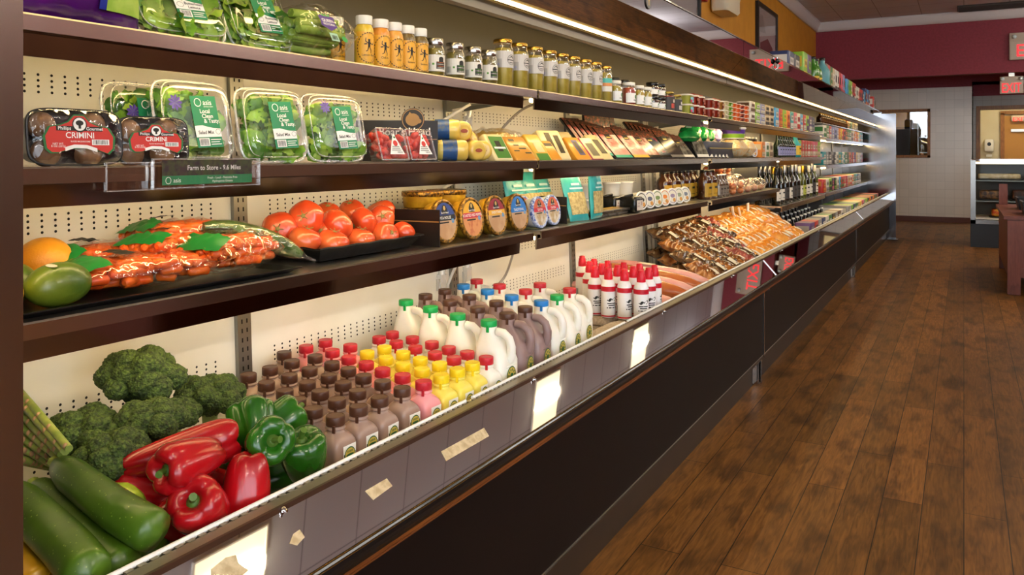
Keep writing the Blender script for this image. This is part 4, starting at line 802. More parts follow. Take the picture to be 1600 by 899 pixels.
def divider(label, y, x0, x1, z, h, h2, stripe=True):
    m = MB(); m.loft([[(x0, q, 0), (x1, q, 0), (x1, q, h2), (x0, q, h)] for q in (-.002, .002)], 0, True, True, False)
    if stripe: m.loft([[(x0+.001, q, h*.66), (x1-.001, q, h2*.66), (x1-.001, q, h2*.66+.003), (x0+.001, q, h*.66+.003)] for q in (-.0025, .0025)], 1, True, True, False)
    return tag(m.build('shelf_divider', [divm, mat('divider_gold', '#9a7440', .4)], loc=(0, y, z)), label, 'divider')
divider('black divider card between the tomatoes and the round dip tubs', 1.842, -1.57, -1.272, S3, .10, .104)
# round dip tubs
tubgold = mat('tub_gold_rim', '#a97a26', .35, .5, second='#4a3312', scale=130, lo=.42, hi=.58); tubside = mat('tub_side_yellow', '#c89a26', .4, second='#a87a18', scale=30); dipm = mat('dip_beige', '#cda77f', .5, second='#b98d63', scale=16); tubblue = mat('tub_blue_white_rim', '#c9cfe2', .4, second='#4660a6', scale=110, lo=.45, hi=.6)
def dip(c1, c2, txt, sub, rim=None, dipc=None, sz=.064):
    t = thing('dip_tub', '-', 'dip tub', group='round dip tubs'); r = sz; rim = rim or tubgold
    m = MB(); m.M = Matrix.Rotation(PI/2, 4, 'X'); m.lathe([(r*.86, -.045), (r*.9, -.043), (r*.95, -.008)], 0, 36, c1=False); m.build('tub', tubside if rim is tubgold else MATS['tub_white'], t)
    m = MB(); m.M = Matrix.Rotation(PI/2, 4, 'X'); m.lathe([(r*.97, -.012), (r, -.010), (r, .0), (r*.97, .003), (r*.86, .003), (r*.84, .0005)], 0, 36, c0=False, c1=True); m.build('lid_rim', rim, t)
    m = MB(); R = r*.84; y = -.0014
    m.ell(0, 0, R, R, y, 0, 36); m.poly([(R*math.cos(a), y-.0003, R*math.sin(a)) for a in [PI*.02+k*PI*.96/20 for k in range(21)]], 1); m.rect(-R*.93, R*.02, R*.93, R*.32, y-.0006, 2)
    m.poly([(-R*.28, y-.0008, R*.36), (R*.28, y-.0008, R*.36), (R*.28, y-.0008, R*.6), (R*.16, y-.0008, R*.82), (-.0, y-.0008, R*.9), (-R*.16, y-.0008, R*.82), (-R*.28, y-.0008, R*.6)], 3); m.ell(0, R*.7, R*.1, R*.13, y-.001, 5, 12); m.text("Boar's Head", R*.14, 0, R*.45, y-.0011, 4, .01)
    m.text(txt, R*.22, 0, R*.17, y-.001, 4, .01, .9)
    for k in range(5): a = k*1.3; m.ell(R*.68+.004*math.cos(a), -R*.02+.004*math.sin(a), .0035, .0035, y-.0008, 6, 8)
    m.ell(R*.68, -R*.02, .002, .002, y-.001, 5, 8); m.rect(-R*.6, -R*.12, R*.3, -R*.04, y-.0007, 3)
    m.build('lid_label', [dipc or dipm, c1, c2, ink, white, mat('emblem_gold', '#c0a05a', .5), mat('flower_blue', '#5f9fd0', .5)], t); return t
mat('tub_white', '#e6e2da', .4)
lb_navy = mat('lid_navy', '#27407e', .4); lb_blk = mat('lid_black', '#17130f', .4); lb_yel = mat('lid_yellow', '#e3a928', .4); lb_red = mat('lid_red', '#c81f3c', .4); lb_dred = mat('lid_darkred', '#8f1a2a', .4); lb_blu = mat('lid_blue', '#1d76bf', .4); lb_org = mat('lid_orange', '#d2603a', .4)
tilt = -.16
def stand(o, y, x, z, label, a=tilt, rz=PI/2, r=.064): put(o, (x, y, z+r*math.cos(a)+.003), (a, 0, rz), label)
d1_ = dip(lb_navy, lb_blk, 'PITA HOUSE', ''); stand(d1_, 1.915, -1.303, S3, 'gold rimmed dip tub with a navy and black face by the divider')
d2_ = dip(lb_yel, lb_red, 'ROASTED RED PEPPER', '', dipc=mat('dip_orange', '#d9925a', .5, second='#b8552f', scale=40, lo=.5, hi=.7)); stand(d2_, 2.045, -1.293, S3, 'gold rimmed dip tub with a red band on yellow standing on edge')
d3_ = dip(lb_dred, lb_yel, 'EVERYTHING', ''); stand(d3_, 2.19, -1.293, S3, 'gold rimmed dip tub with a yellow band on dark red')
d4_ = dip(lb_blu, lb_blu, 'TRADITIONAL', ''); stand(d4_, 2.335, -1.293, S3, 'gold rimmed dip tub with a bright blue face, end of the gold row')
d5_ = dip(lb_org, lb_red, 'TZATZIKI', '', tubblue, mat('dip_white', '#d8cdb8', .5, second='#b89a6a', scale=40), .056); stand(d5_, 2.478, -1.288, S3, 'blue and white rimmed dip tub standing in front of the black card', r=.056)
stand(d5_, 2.605, -1.300, S3, 'blue and white rimmed dip tub nearest the teal bags', r=.056); stand(d5_, 2.475, -1.345, S3, 'blue and white rimmed dip tub hidden behind its twins', r=.056)
def lay(o, x, y, z, label, rz=.4): put(o, (x, y, z), (-PI/2, 0, rz), label)
for k, (o, x, y, n, lab) in enumerate(((d2_, -1.43, 1.98, 0, 'dip tub lying flat at the bottom of the rear left stack'), (d3_, -1.43, 1.98, 1, 'dip tub lying flat second in the rear left stack'), (d2_, -1.43, 1.98, 2, 'dip tub lying flat on top of the rear left stack'), (d1_, -1.43, 2.11, 0, 'dip tub lying flat at the bottom of the rear right stack'), (d4_, -1.43, 2.11, 1, 'dip tub lying flat second in the rear right stack'), (d1_, -1.43, 2.11, 2, 'dip tub lying flat on top of the rear right stack'), (d4_, -1.42, 2.235, 0, 'blue faced dip tub lying low behind the standing ones'), (d4_, -1.42, 2.235, 1, 'blue faced dip tub lying above the low one'))): lay(o, x, y, S3+.046+.0495*n, lab)
divider('black divider card behind the two blue and white dip tubs', 2.70, -1.56, -1.29, S3, .105, .10)
# teal bags of grated cheese
teal = mat('bag_teal', '#3aa9a4', .3, second='#2f9a98', scale=5); grated = mat('grated_cheese', '#cdb878', .6, second='#a8915a', scale=90, bump=.6, bscale=140); tealw = mat('bag_pale_print', '#bfe0d8', .4)
tb = thing('cheese_bag', '-', 'bag of cheese', group='teal bags of grated cheese'); tb.scale = (1.05, 1, 1.17); m = MB(); R = []
m.M = Matrix.Translation((0, 0, .085)) @ Matrix.Rotation(PI/2, 4, 'X'); pillow(m, .115, .17, .034, 5, 0, 20, 24, .003, -.017); m.build('pouch', teal, tb)
m = MB(); m.M = Matrix.Translation((0, -.001, 0))
R = []
for j in range(9):
    z = .02+.075*j/8; v = (z-.085)/.085; R.append([(u*.05, -.017*(max(0, 1-abs(u*.87)**3))**.6*max(0, 1-abs(v)**3.4)**.55-.0025, z) for u in [-1+2*i/10 for i in range(11)]])
m.loft(R, 0, False, False, True, wrap=False); m.build('pouch_window', grated, tb)
m = MB(); m.rect(-.04, .105, .04, .11, -.019, 0, 4); m.rect(-.025, .118, .025, .126, -.0185, 0, 3); m.build('pouch_print', [tealw, ink], tb)
for i, (x, y, a, rz, lab) in enumerate(((-1.295, 2.83, -.3, 1.35, 'at the front beside the black card, leaning'), (-1.285, 2.965, -.05, 1.62, 'upright at the end of the row by the flat black packs'), (-1.40, 2.55, -.25, 1.45, 'behind the black card, first from the left'), (-1.40, 2.66, -.3, 1.45, 'behind the black card, second from the left'), (-1.40, 2.77, -.32, 1.4, 'behind the front leaning one'), (-1.38, 2.93, -.05, 1.62, 'behind the upright end one'))): put(tb, (x, y, S3+.002), (a, 0, rz), 'teal grated cheese bag '+lab)
# flat packs, black boxes, white cups
fl = thing('flat_pack', '-', 'cheese pack', group='flat black and gold packs'); m = MB(); m.rbox((0, 0, .006), (.085, .16, .012), .003); m.build('pack', mat('pack_dark', '#2c261c', .3), fl)
m = MB(); m.box((-.02, 0, .0125), (.03, .14, .0006), 0); m.box((.022, -.03, .0125), (.03, .07, .0006), 1); m.build('pack_print', [mat('pack_gold', '#c9a548', .4), mat('pack_tan', '#b79a72', .5)], fl)
for i, y in enumerate((3.07, 3.165, 3.26)): put(fl, (-1.33, y, S3+.001), (0, 0, .05), 'flat dark pack with gold stripes lying before the black boxes, %s from the left' % ORD[i]); put(fl, (-1.33, y+.01, S3+.0142), (0, 0, -.04), 'flat dark pack with gold stripes lying on the %s one of the lower layer' % ORD[i])
bb = thing('cheese_box', '-', 'cheese box', group='small black boxes'); m = MB(); m.rbox((0, 0, .036), (.085, .085, .072), .012, 0, 7); m.tube([(-.03, .02, .07), (-.01, -.01, .078), (.03, .02, .074)], .006, 6); m.build('wrap', mat('box_black_film', '#10100e', .25, bump=.5, bscale=60), bb)
m = MB(); m.rect(-.03, .01, .03, .055, -.0432, 0); m.text('S', .022, .016, .04, -.0436, 1); m.text('SPIRO', .009, -.012, .028, -.0436, 1); m.poly([(-.016, -.0436, .038), (-.006, -.0436, .038), (-.011, -.0436, .048)], 1); m.build('box_label', [mat('label_cream', '#cfc3b4', .5), mat('label_maroon', '#7a1f2c', .5)], bb)
for i, (x, y) in enumerate(((-1.30, 3.39), (-1.385, 3.36), (-1.475, 3.33))): put(bb, (x, y, S3+.001), (0, 0, PI/2-.1), 'small black wrapped cheese box, %s from the shelf front' % ORD[i])
cupw = MATS['tub_white']
def cup(c1, lab):
    t = thing('white_cup', '-', 'cheese cup', group='white round cups'); r = .043
    m = MB(); m.M = Matrix.Rotation(PI/2, 4, 'X'); m.lathe([(r*.8, -.06), (r*.84, -.058), (r*.94, -.006), (r, -.005), (r, .002), (r*.97, .004), (r*.86, .004), (r*.85, .002)], 0, 30, c1=True); m.build('cup', cupw, t)
    m = MB(); R = r*.84; m.ell(0, 0, R, R, .0-.0026, 0, 28); m.ring(0, 0, R*.96, R*.96, R*.1, -.003, 1); m.ell(0, R*.1, R*.5, R*.28, -.0031, 1, 20); m.ell(R*.3, -R*.5, R*.3, R*.28, -.003, 2, 14); m.build('cup_label', [mat('cup_face', '#dcd6c4', .45), c1, mat('cup_accent', '#c98a3a', .5)], t); return t
for i, (y, c, lab) in enumerate(((3.52, ink, 'black print, first by the black boxes'), (3.63, mat('cup_navy', '#5b5d70', .5), 'dull navy print'), (3.74, mat('cup_green', '#6a7f4a', .5), 'green print'), (3.85, mat('cup_orange', '#d47a2c', .5), 'orange print'), (3.97, mat('cup_mauve', '#8b7a95', .5), 'mauve print'), (4.08, mat('cup_sage', '#8d967c', .5), 'sage print'), (4.19, mat('cup_slate', '#6f7886', .5), 'slate print, last by the sauce bottles'))): stand(cup(c, ''), y, -1.30, S3, 'white round cup standing on edge with '+lab, -.12, PI/2-.35, .043)
wc = cup(mat('cup_grey', '#b9b4a8', .5), '')
for i, (x, y, z) in enumerate(((-1.45, 3.22, 0), (-1.45, 3.22, 1), (-1.44, 3.45, 0), (-1.44, 3.57, 0), (-1.43, 3.70, 0), (-1.43, 3.83, 0), (-1.43, 3.96, 0), (-1.44, 3.5, 1), (-1.43, 3.64, 1))): lay(wc, x, y, S3+.061+.066*z, 'plain white round cup lying in the %s layer behind, %s from the left' % (('bottom', 'upper')[z], ORD[i]))

# ================================================================ middle shelf of the near case
mush = mat('mushroom_brown', '#6e4a2e', .6, second='#8f6a48', scale=24); cr_red = mat('crimini_red', '#c5281f', .4); cr_grn = mat('crimini_green', '#1c6a34', .45)
def crimini(label, loc, w, h, rz, seed, tiltx=-.1):
    t = thing('mushroom_pack', label, 'mushroom pack', loc, (tiltx, 0, rz)); q = random.Random(seed)
    def rr(a, b, y, e=5): return [(a*math.copysign(abs(math.cos(k))**(2/e), math.cos(k)), y, h/2+b*math.copysign(abs(math.sin(k))**(2/e), math.sin(k))) for k in [2*PI*(i+.5)/36 for i in range(36)]]
    m = MB(); m.loft([rr(w*.40, h*.40, .045), rr(w*.42, h*.42, .04), rr(w*.485, h*.485, .002), rr(w*.5, h*.5, 0), rr(w*.5, h*.5, -.003), rr(w*.475, h*.475, -.003), rr(w*.42, h*.42, .03)], 0, True, True, True); m.build('tray_shell', mat('pack_black', '#1b1c20', .3), t)
    for i, (x, z, r) in enumerate(((-.30, .22, .021), (.22, .24, .021), (-.27, -.26, .022), (.16, -.27, .022), (-.04, .05, .02), (.32, -.02, .017))):
        m = MB(); c = (x*w, .014, h/2+z*h); m.M = Matrix.Translation(c) @ Matrix.Rotation(q.uniform(-.6, .6), 4, 'Z') @ Matrix.Rotation(PI/2+q.uniform(-.5, .5), 4, 'X')
        m.lathe([(r*1.0, -.004), (r*1.04, .002), (r*.98, .008), (r*.8, .0155), (r*.5, .020), (r*.15, .022)], 0, 18); m.tube([(0, 0, -.02), (0, 0, -.003)], [r*.36, r*.42], 10); m.build('mushroom', mush, t)
    m = MB(); m.loft([rr(w*.485, h*.485, -.0035), rr(w*.46, h*.46, -.008), rr(w*.3, h*.3, -.010)], 0, False, True, True); m.build('pack_film', film, t)
    m = MB(); k = w/.15; z0 = h*.50; y = -.0112
    def blob(s, mi, yy): m.poly([(sx*k*s, yy, z0+sz*k*s) for sx, sz in ((-.052, -.018), (-.054, .0), (-.046, .014), (-.03, .017), (-.017, .022), (-.008, .032), (.008, .032), (.017, .022), (.03, .017), (.046, .014), (.055, .0), (.053, -.018), (.044, -.026), (.03, -.021), (.015, -.017), (-.015, -.018), (-.034, -.024), (-.045, -.024))], mi)
    blob(1.04, 1, y); blob(.97, 0, y-.0004); m.rect(-.036*k, z0+.0085*k, .036*k, z0+.0155*k, y-.0007, 4); m.ell(0, z0+.018*k, .0115*k, .0115*k, y-.0009, 4, 20); m.ell(0, z0+.0185*k, .0098*k, .0098*k, y-.0011, 2, 20); m.ell(0, z0+.0205*k, .0062*k, .0042*k, y-.0013, 4, 14); m.rect(-.002*k, z0+.012*k, .002*k, z0+.0185*k, y-.0013, 4)
    m.text('Phillips', .0072*k, -.0235*k, z0+.012*k, y-.001, 2, .01); m.text('Gourmet', .0072*k, .0235*k, z0+.012*k, y-.001, 2, .01); m.text('CRIMINI', .0125*k, 0, z0+.0015*k, y-.001, 2, .012); m.text('SLICED MUSHROOMS', .0032*k, 0, z0-.0075*k, y-.001, 2, .005); m.text('NET WT.\n8 OZ (227g)', .0042*k, -.034*k, z0-.013*k, y-.001, 2, .005)
    m.rect(.018*k, z0-.0125*k, .046*k, z0-.004*k, y-.001, 2); m.bars(.02*k, z0-.0115*k, .044*k, z0-.005*k, y-.0013, 4, 12); m.poly([(-.024*k, y-.0008, z0-.022*k), (-.01*k, y-.0008, z0-.0175*k), (.01*k, y-.0008, z0-.018*k), (.026*k, y-.0008, z0-.0235*k), (.026*k, y-.0008, z0-.0175*k), (.01*k, y-.0008, z0-.0125*k), (-.01*k, y-.0008, z0-.012*k), (-.024*k, y-.0008, z0-.016*k)], 2)
    m.build('pack_label', [cr_red, cr_grn, white, gold, ink], t)
crimini('black crimini mushroom pack with red label, leftmost by the end panel', (-1.275, .798, S2), .165, .095, PI/2, 1); crimini('black crimini mushroom pack with red label, nearer the salad boxes', (-1.275, .942, S2), .135, .088, PI/2-.15, 2)
oas = mat('salad_label_green', '#1f8052', .45); leafm = [mat('leaf_green', '#5f8f1e', .45, second='#7fae2e', scale=30), mat('leaf_dark', '#35651a', .45, second='#4d8224', scale=30), mat('leaf_pale', '#a5bf4a', .45, second='#8db035', scale=30)]; flo = mat('edible_flower_violet', '#5a3f9a', .5)
def leaves(m, q, n, w, h, d, sz=.032, y0=-.012, pal=(0, 0, 0, 1, 1, 2)):
    for _ in range(n):
        c = Vector((q.uniform(-.5, .5)*w, y0+q.uniform(0, 1)*d, q.uniform(0, 1)*h)); s = sz*q.uniform(.6, 1.25); e = Euler((q.uniform(-.9, .9), q.uniform(-3, 3), q.uniform(-.7, .7))).to_matrix(); rows = []
        for j in range(5):
            v = j/4; wd = s*.55*math.sin(PI*(.12+.8*v))**.8; rows.append([c+e @ Vector((u*wd, -.006*(1-u*u)+.005*math.sin(9*v+3*u)+.008*v*v, (v-.5)*s)) for u in (-1, -.5, 0, .5, 1)])
        m.loft(rows, q.choice(pal), False, False, True, wrap=False)
def clam(name, label, loc, rot, w, h, seed, kind, n=100, flower=None, pal=(0, 0, 0, 1, 1, 2), lsz=.034):
    t = thing(name, label, 'salad box', loc, rot); q = random.Random(seed)
    def rr(a, b, y, e=6): return [(a*math.copysign(abs(math.cos(k))**(2/e), math.cos(k)), y, h/2+b*math.copysign(abs(math.sin(k))**(2/e), math.sin(k))) for k in [2*PI*(i+.5)/40 for i in range(40)]]
    a, b = w/2, h/2
    m = MB(); m.loft([rr(a-.006, b-.006, -.004), rr(a-.012, b-.012, -.024), rr(a-.020, b-.020, -.029), rr(a-.03, b-.03, -.030)], 0, False, True); m.build('lid', pet, t)
    m = MB(); m.loft([rr(a-.006, b-.006, .002), rr(a-.016, b-.016, .034), rr(a-.026, b-.026, .042)], 0, False, True); m.build('tray', pet, t)
    m = MB(); P = rr(a-.003, b-.003, -.001); m.tube(P+[P[0], P[1]], .0032, 6, 0, False, False); P = rr(a-.010, b-.010, -.02); m.tube(P+[P[0], P[1]], .0012, 5, 0, False, False); m.build('rim', rimm, t)
    m = MB(); m.M = Matrix.Translation((0, 0, .016)); leaves(m, q, n, w-.05, h-.045, .035, lsz, -.015, pal); o = m.build('salad_leaves', leafm, t); o['kind'] = 'stuff'
    if flower:
        m = MB()
        for k in range(9): e = k*2*PI/9; m.poly([(flower[0], -.026, flower[1]), (flower[0]+.012*math.cos(e-.3), -.027, flower[1]+.012*math.sin(e-.3)), (flower[0]+.017*math.cos(e), -.0265, flower[1]+.017*math.sin(e)), (flower[0]+.012*math.cos(e+.3), -.027, flower[1]+.012*math.sin(e+.3))], 0)
        m.build('flower', flo, t)
    m = MB(); lw, lh = .062, .105; y = -.0312; m.M = Matrix.Translation((.012, 0, h*.5-.058)) @ Matrix.Rotation(-.05, 4, 'Y')
    m.rect(-lw/2, 0, lw/2, lh, y, 0); m.text('asis', .0155, .0085, lh*.87, y-.0006, 1, .006); m.ring(-.0145, lh*.875, .0085, .0088, .0016, y-.0006, 1); m.text('SPRINGS FARM', .0035, .01, lh*.79, y-.0006, 1, 0)
    for i, s_ in enumerate(('Local', 'Clean', '& Tasty.')): m.text(s_, .0118, -.0125+.003*i, lh*(.70-.095*i), y-.0006, 1, .015, 1, True)
    m.poly([(-lw/2, y-.0004, lh*.2), (lw/2, y-.0004, lh*.2), (lw/2, y-.0004, lh*.36), (lw*.2, y-.0004, lh*.375), (0, y-.0004, lh*.40), (-lw*.2, y-.0004, lh*.43), (-lw/2, y-.0004, lh*.42)], 1)
    if '\n' in kind:
        for i, s_ in enumerate(kind.split('\n')): m.text(s_, .0088, .009, lh*(.335-.08*i), y-.0008, 2, .015)
        m.ring(-.02, lh*.3, .0075, .006, .0008, y-.0008, 3)
    else: m.text(kind, .0098, -.006, lh*.29, y-.0008, 2, .015); m.ring(.0235, lh*.3, .0062, .0055, .0008, y-.0008, 3)
    m.rect(-lw*.42, lh*.03, -lw*.02, lh*.18, y-.0008, 1); m.bars(-lw*.4, lh*.045, -lw*.05, lh*.165, y-.0011, 2, 14)
    for i in range(3): m.rect(lw*.03, lh*(.05+.045*i), lw*.44-.004*(i % 2), lh*(.065+.045*i), y-.0008, 1)
    m.build('box_label', [oas, white, ink, mat('print_grey2', '#77786e', .6)], t)
clam('salad_box', 'clear salad box behind the others, mostly hidden by the first salad box', (-1.43, 1.03, S2), (-.12, 0, PI/2), .165, .165, 10, 'Salad Mix', 60, (-.03, .1))
clam('salad_box', 'clear salad mix box with green label, first from the mushrooms', (-1.335, 1.085, S2), (-.2, 0, PI/2), .18, .172, 11, 'Salad Mix', 120, (-.055, .118))
clam('salad_box', 'clear salad mix box with green label, second from the mushrooms', (-1.315, 1.275, S2), (-.22, 0, PI/2-.1), .18, .17, 12, 'Salad Mix', 120)
clam('salad_box', 'clear salad mix box with green label, beside the grape tomatoes', (-1.315, 1.475, S2), (-.22, 0, PI/2-.08), .19, .17, 13, 'Salad Mix', 120, (-.04, .13))
grape = mat('grape_tomato', '#c92a1c', .25, second='#d9402a', scale=12, coat=.3)
def grape_box(label, loc, rot, seed):
    t = thing('grape_tomato_box', label, 'tomato box', loc, rot); q = random.Random(seed); w, h = .105, .085
    m = MB(); m.loft([[(-a, y, h/2-b), (a, y, h/2-b), (a, y, h/2+b), (-a, y, h/2+b)] for a, b, y in ((w/2-.004, h/2-.004, -.022), (w/2, h/2, -.018), (w/2, h/2, -.012), (w/2-.008, h/2-.006, .03))], 0, True, True, False); m.build('box_shell', pet, t)
    m = MB()
    for e in ((-1, -1, 1, -1), (1, -1, 1, 1), (1, 1, -1, 1), (-1, 1, -1, -1)): m.tube([(e[0]*w/2, -.015, h/2+e[1]*h/2), (e[2]*w/2, -.015, h/2+e[3]*h/2)], .0022, 5)
    m.build('rim', rimm, t); m = MB()
    for _ in range(44): c = (q.uniform(-.42, .42)*w, q.uniform(-.010, .02), h*q.uniform(.13, .84)); m.M = Matrix.Translation(c) @ Euler((q.uniform(-1, 1), q.uniform(-2, 2), q.uniform(-1, 1))).to_matrix().to_4x4(); m.sph((0, 0, 0), (.0095, .0095, .0125), 0, 12, 8)
    o = m.build('grape_tomatoes', grape, t); o['kind'] = 'stuff'
    m = MB(); y = -.0232; m.poly([(-.028, y, .012), (.03, y, .012), (.003, y, .068), (-.001, y, .068)], 0); m.ell(.001, .042, .009, .008, y-.0004, 1, 14); m.ell(.002, .058, .004, .003, y-.0004, 2, 10); m.bars(.002, .015, .022, .02, y-.0004, 3, 8)
    for k in range(3): m.rect(-.018+.002*k, .022+.005*k, .018-.002*k, .024+.005*k, y-.0004, 3)
    m.build('box_label', [white, cr_red, cr_grn, MATS['print_grey2']], t)
grape_box('clear box of grape tomatoes with triangular label, beside the salad boxes', (-1.30, 1.665, S2+.002), (-.3, 0, PI/2-.05), 1); grape_box('clear box of grape tomatoes with triangular label, in front of the brand card', (-1.302, 1.793, S2+.002), (-.3, 0, PI/2-.05), 2)
grape_box('clear box of grape tomatoes behind the last salad box', (-1.42, 1.62, S2+.002), (-.25, 0, PI/2), 3)
t = thing('brand_card', 'dark brand card with gold lettering and a round emblem behind the grape tomatoes', 'card', (-1.30, 1.865, S2), (0, 0, PI/2-1.0))
m = MB(); m.box((-.11, 0, .058), (.23, .003, .116)); m.M = Matrix.Translation((-.065, 0, .118)) @ Matrix.Rotation(PI/2, 4, 'X'); m.lathe([(.033, -.0015), (.033, .0015)], 0, 28); m.build('card_board', divm, t)
m = MB(); m.text("Boar's Head", .031, -.088, .083, -.0018, 0, .012, .95); m.rect(-.222, .0615, .003, .0635, -.0018, 1); m.ring(-.065, .118, .031, .031, .002, -.0018, 1); m.ell(-.066, .118, .02, .018, -.002, 2, 18); m.ell(-.05, .114, .009, .007, -.0021, 2, 12); m.poly([(-.082, -.0021, .126), (-.074, -.0021, .14), (-.066, -.0021, .132)], 2); m.build('card_print', [white, MATS['divider_gold'], mat('boar_brown', '#8c6a38', .5)], t)
# wrapped rolls, cheese blocks
rollm = mat('wrapped_cheese_roll', '#e2c766', .3, second='#d6b24e', scale=8, coat=.4); wrapb = mat('roll_band_blue', '#1d4476', .35, second='#4c5564', scale=60, lo=.5, hi=.6); wrapr = mat('roll_band_red', '#8a1a22', .35, second='#a8862e', scale=50, lo=.55, hi=.65); rollmid = mat('roll_filling', '#9c4a2c', .5)
def roll(label, c, rz, band, open_=True, rx=0):
    t = thing('cheese_roll', label, 'cheese roll', c, (rx, 0, rz)); m = MB(); m.M = Matrix.Rotation(PI/2, 4, 'X'); m.lathe([(.014, -.05), (.027, -.046), (.031, -.03), (.031, .03), (.029, .042), (.022, .047), (.012, .045)], 0, 20); m.build('roll', rollm, t)
    m = MB(); m.M = Matrix.Rotation(PI/2, 4, 'X'); m.lathe([(.0316, -.028), (.0316, .014)], 0, 20, c0=False, c1=False); m.build('band', band, t)
    m = MB(); m.ell(0, 0, .012, .006, -.0478, 0, 12); m.build('filling', rollmid, t)
for i, (x, y, z, rz, bd, lab) in enumerate(((-1.295, 1.935, .032, 2.3, wrapb, 'lower blue banded roll of wrapped cheese by the brand card'), (-1.33, 1.95, .092, 2.2, wrapb, 'upper blue banded roll of wrapped cheese by the brand card'), (-1.295, 2.04, .032, 1.1, wrapr, 'lower red banded roll of wrapped cheese with its cut end showing'), (-1.335, 2.03, .09, 1.0, wrapr, 'upper roll of wrapped cheese with its cut end showing'), (-1.35, 2.11, .065, .5, wrapr, 'brown banded roll of wrapped cheese leaning on the green block'), (-1.30, 2.105, .032, .7, wrapr, 'small red banded roll at the front beside the green block'))): roll(lab, (x, y, S2+z), rz, bd)
def block(name, label, loc, rot, size, m0, lab=(), cat='cheese', mats=()):
    t = thing(name, label, cat, loc, rot); m = MB(); m.rbox((0, size[1]/2, size[2]/2), size, .007, 0, 8); m.build('wrapped_block', m0, t)
    if lab:
        m = MB()
        for x0, z0, x1, z1, mi in lab: m.rect(x0, z0, x1, z1, -.0008-.0003*mi, mi)
        m.build('block_label', list(mats), t)
    return t
chy = mat('cheese_yellow', '#dcb045', .35, second='#cf9f38', scale=5, coat=.3); chp = mat('cheese_pale', '#dfcb94', .4, second='#d3bd84', scale=6, coat=.3); cho = mat('cheese_orange', '#d8952c', .35, second='#cf8422', scale=5, coat=.3); lgrn = mat('cheese_label_green', '#3f7a26', .4); lgold = mat('cheese_label_dark', '#3a3018', .45); lpurp = mat('cheese_label_purple', '#4a4470', .45); lmag = mat('cheese_magenta', '#9c1846', .4)
LN = -.55
block('cheese_block', 'white cheese block with a large green label, right of the rolls', (-1.285, 2.235, S2), (LN, 0, PI/2-.1), (.1, .03, .105), chp, ((-.036, .01, .04, .092, 0), (-.014, .035, .014, .075, 1), (-.03, .045, .032, .052, 2)), mats=(lgrn, ink, white))
block('cheese_block', 'yellow orange cheese block with small dark print, right of the green label', (-1.285, 2.39, S2), (LN-.15, 0, PI/2-.15), (.12, .04, .11), cho, ((-.045, .04, -.015, .045, 0), (-.01, .05, .03, .056, 0), (-.03, .065, .0, .07, 0), (.01, .03, .045, .036, 0), (-.04, .085, -.01, .095, 0)), mats=(lgold,))
block('cheese_block', 'pale speckled cheese block with a green foot, in the middle of the row', (-1.29, 2.53, S2), (LN-.1, 0, PI/2-.2), (.085, .04, .12), chy, ((-.035, .0, .03, .03, 0), (-.02, .035, .022, .08, 1), (-.01, .045, .012, .065, 0)), mats=(lgrn, chp))
block('cheese_block', 'orange cheese wedge leaning before the tall pale one', (-1.283, 2.615, S2), (LN-.2, 0, PI/2-.25), (.06, .03, .10), cho, ((-.02, .07, .022, .085, 0),), mats=(lgold,))
block('cheese_block', 'tall pale cheese block with two dark gold labels', (-1.31, 2.70, S2), (LN, 0, PI/2-.25), (.13, .05, .135), chp, ((-.035, .02, -.005, .12, 0), (.012, .03, .04, .11, 0)), mats=(lgold,))
block('cheese_block', 'orange cheese wedge with a long purple oval label', (-1.283, 2.86, S2), (LN-.2, 0, PI/2-.3), (.085, .035, .125), cho, ((-.015, .025, .018, .105, 0), (-.008, .035, .011, .095, 1)), mats=(lpurp, lgold))
block('cheese_block', 'pale cheese wedge standing behind the purple labelled one', (-1.36, 2.86, S2), (LN-.15, 0, PI/2-.3), (.07, .04, .155), chp)
block('cheese_block', 'pale cheese wedge standing behind the magenta sided one', (-1.365, 2.99, S2), (LN-.15, 0, PI/2-.3), (.07, .04, .155), chp)
block('cheese_block', 'pale cheese wedge with a magenta side and grey label', (-1.285, 2.985, S2), (LN-.2, 0, PI/2-.3), (.085, .035, .125), lmag, ((-.028, .004, .04, .12, 0), (-.015, .02, .028, .09, 1)), mats=(chp, mat('cheese_label_grey', '#6b624a', .5)))
block('cheese_block', 'pale cheese wedge with a narrow dark label beside the meat packs', (-1.295, 3.12, S2), (LN-.25, 0, PI/2-.35), (.075, .04, .155), chp, ((-.015, .035, .02, .12, 0),), mats=(lgold,))
cv = thing('cheese_bag', 'crumpled clear bag of cheeses piled behind the orange block', 'bag of cheese', (-1.44, 2.42, S2+.02)); m = MB(); m.M = Matrix.Rotation(PI/2, 4, 'Z'); pillow(m, .3, .14, .09, 9, 0, 26, 16, .012); m.build('bag_film', film, cv); m = MB(); m.M = Matrix.Rotation(PI/2, 4, 'Z'); pillow(m, .27, .12, .078, 9, 0, 26, 16, .012); m.build('cheese_filling', chy, cv)
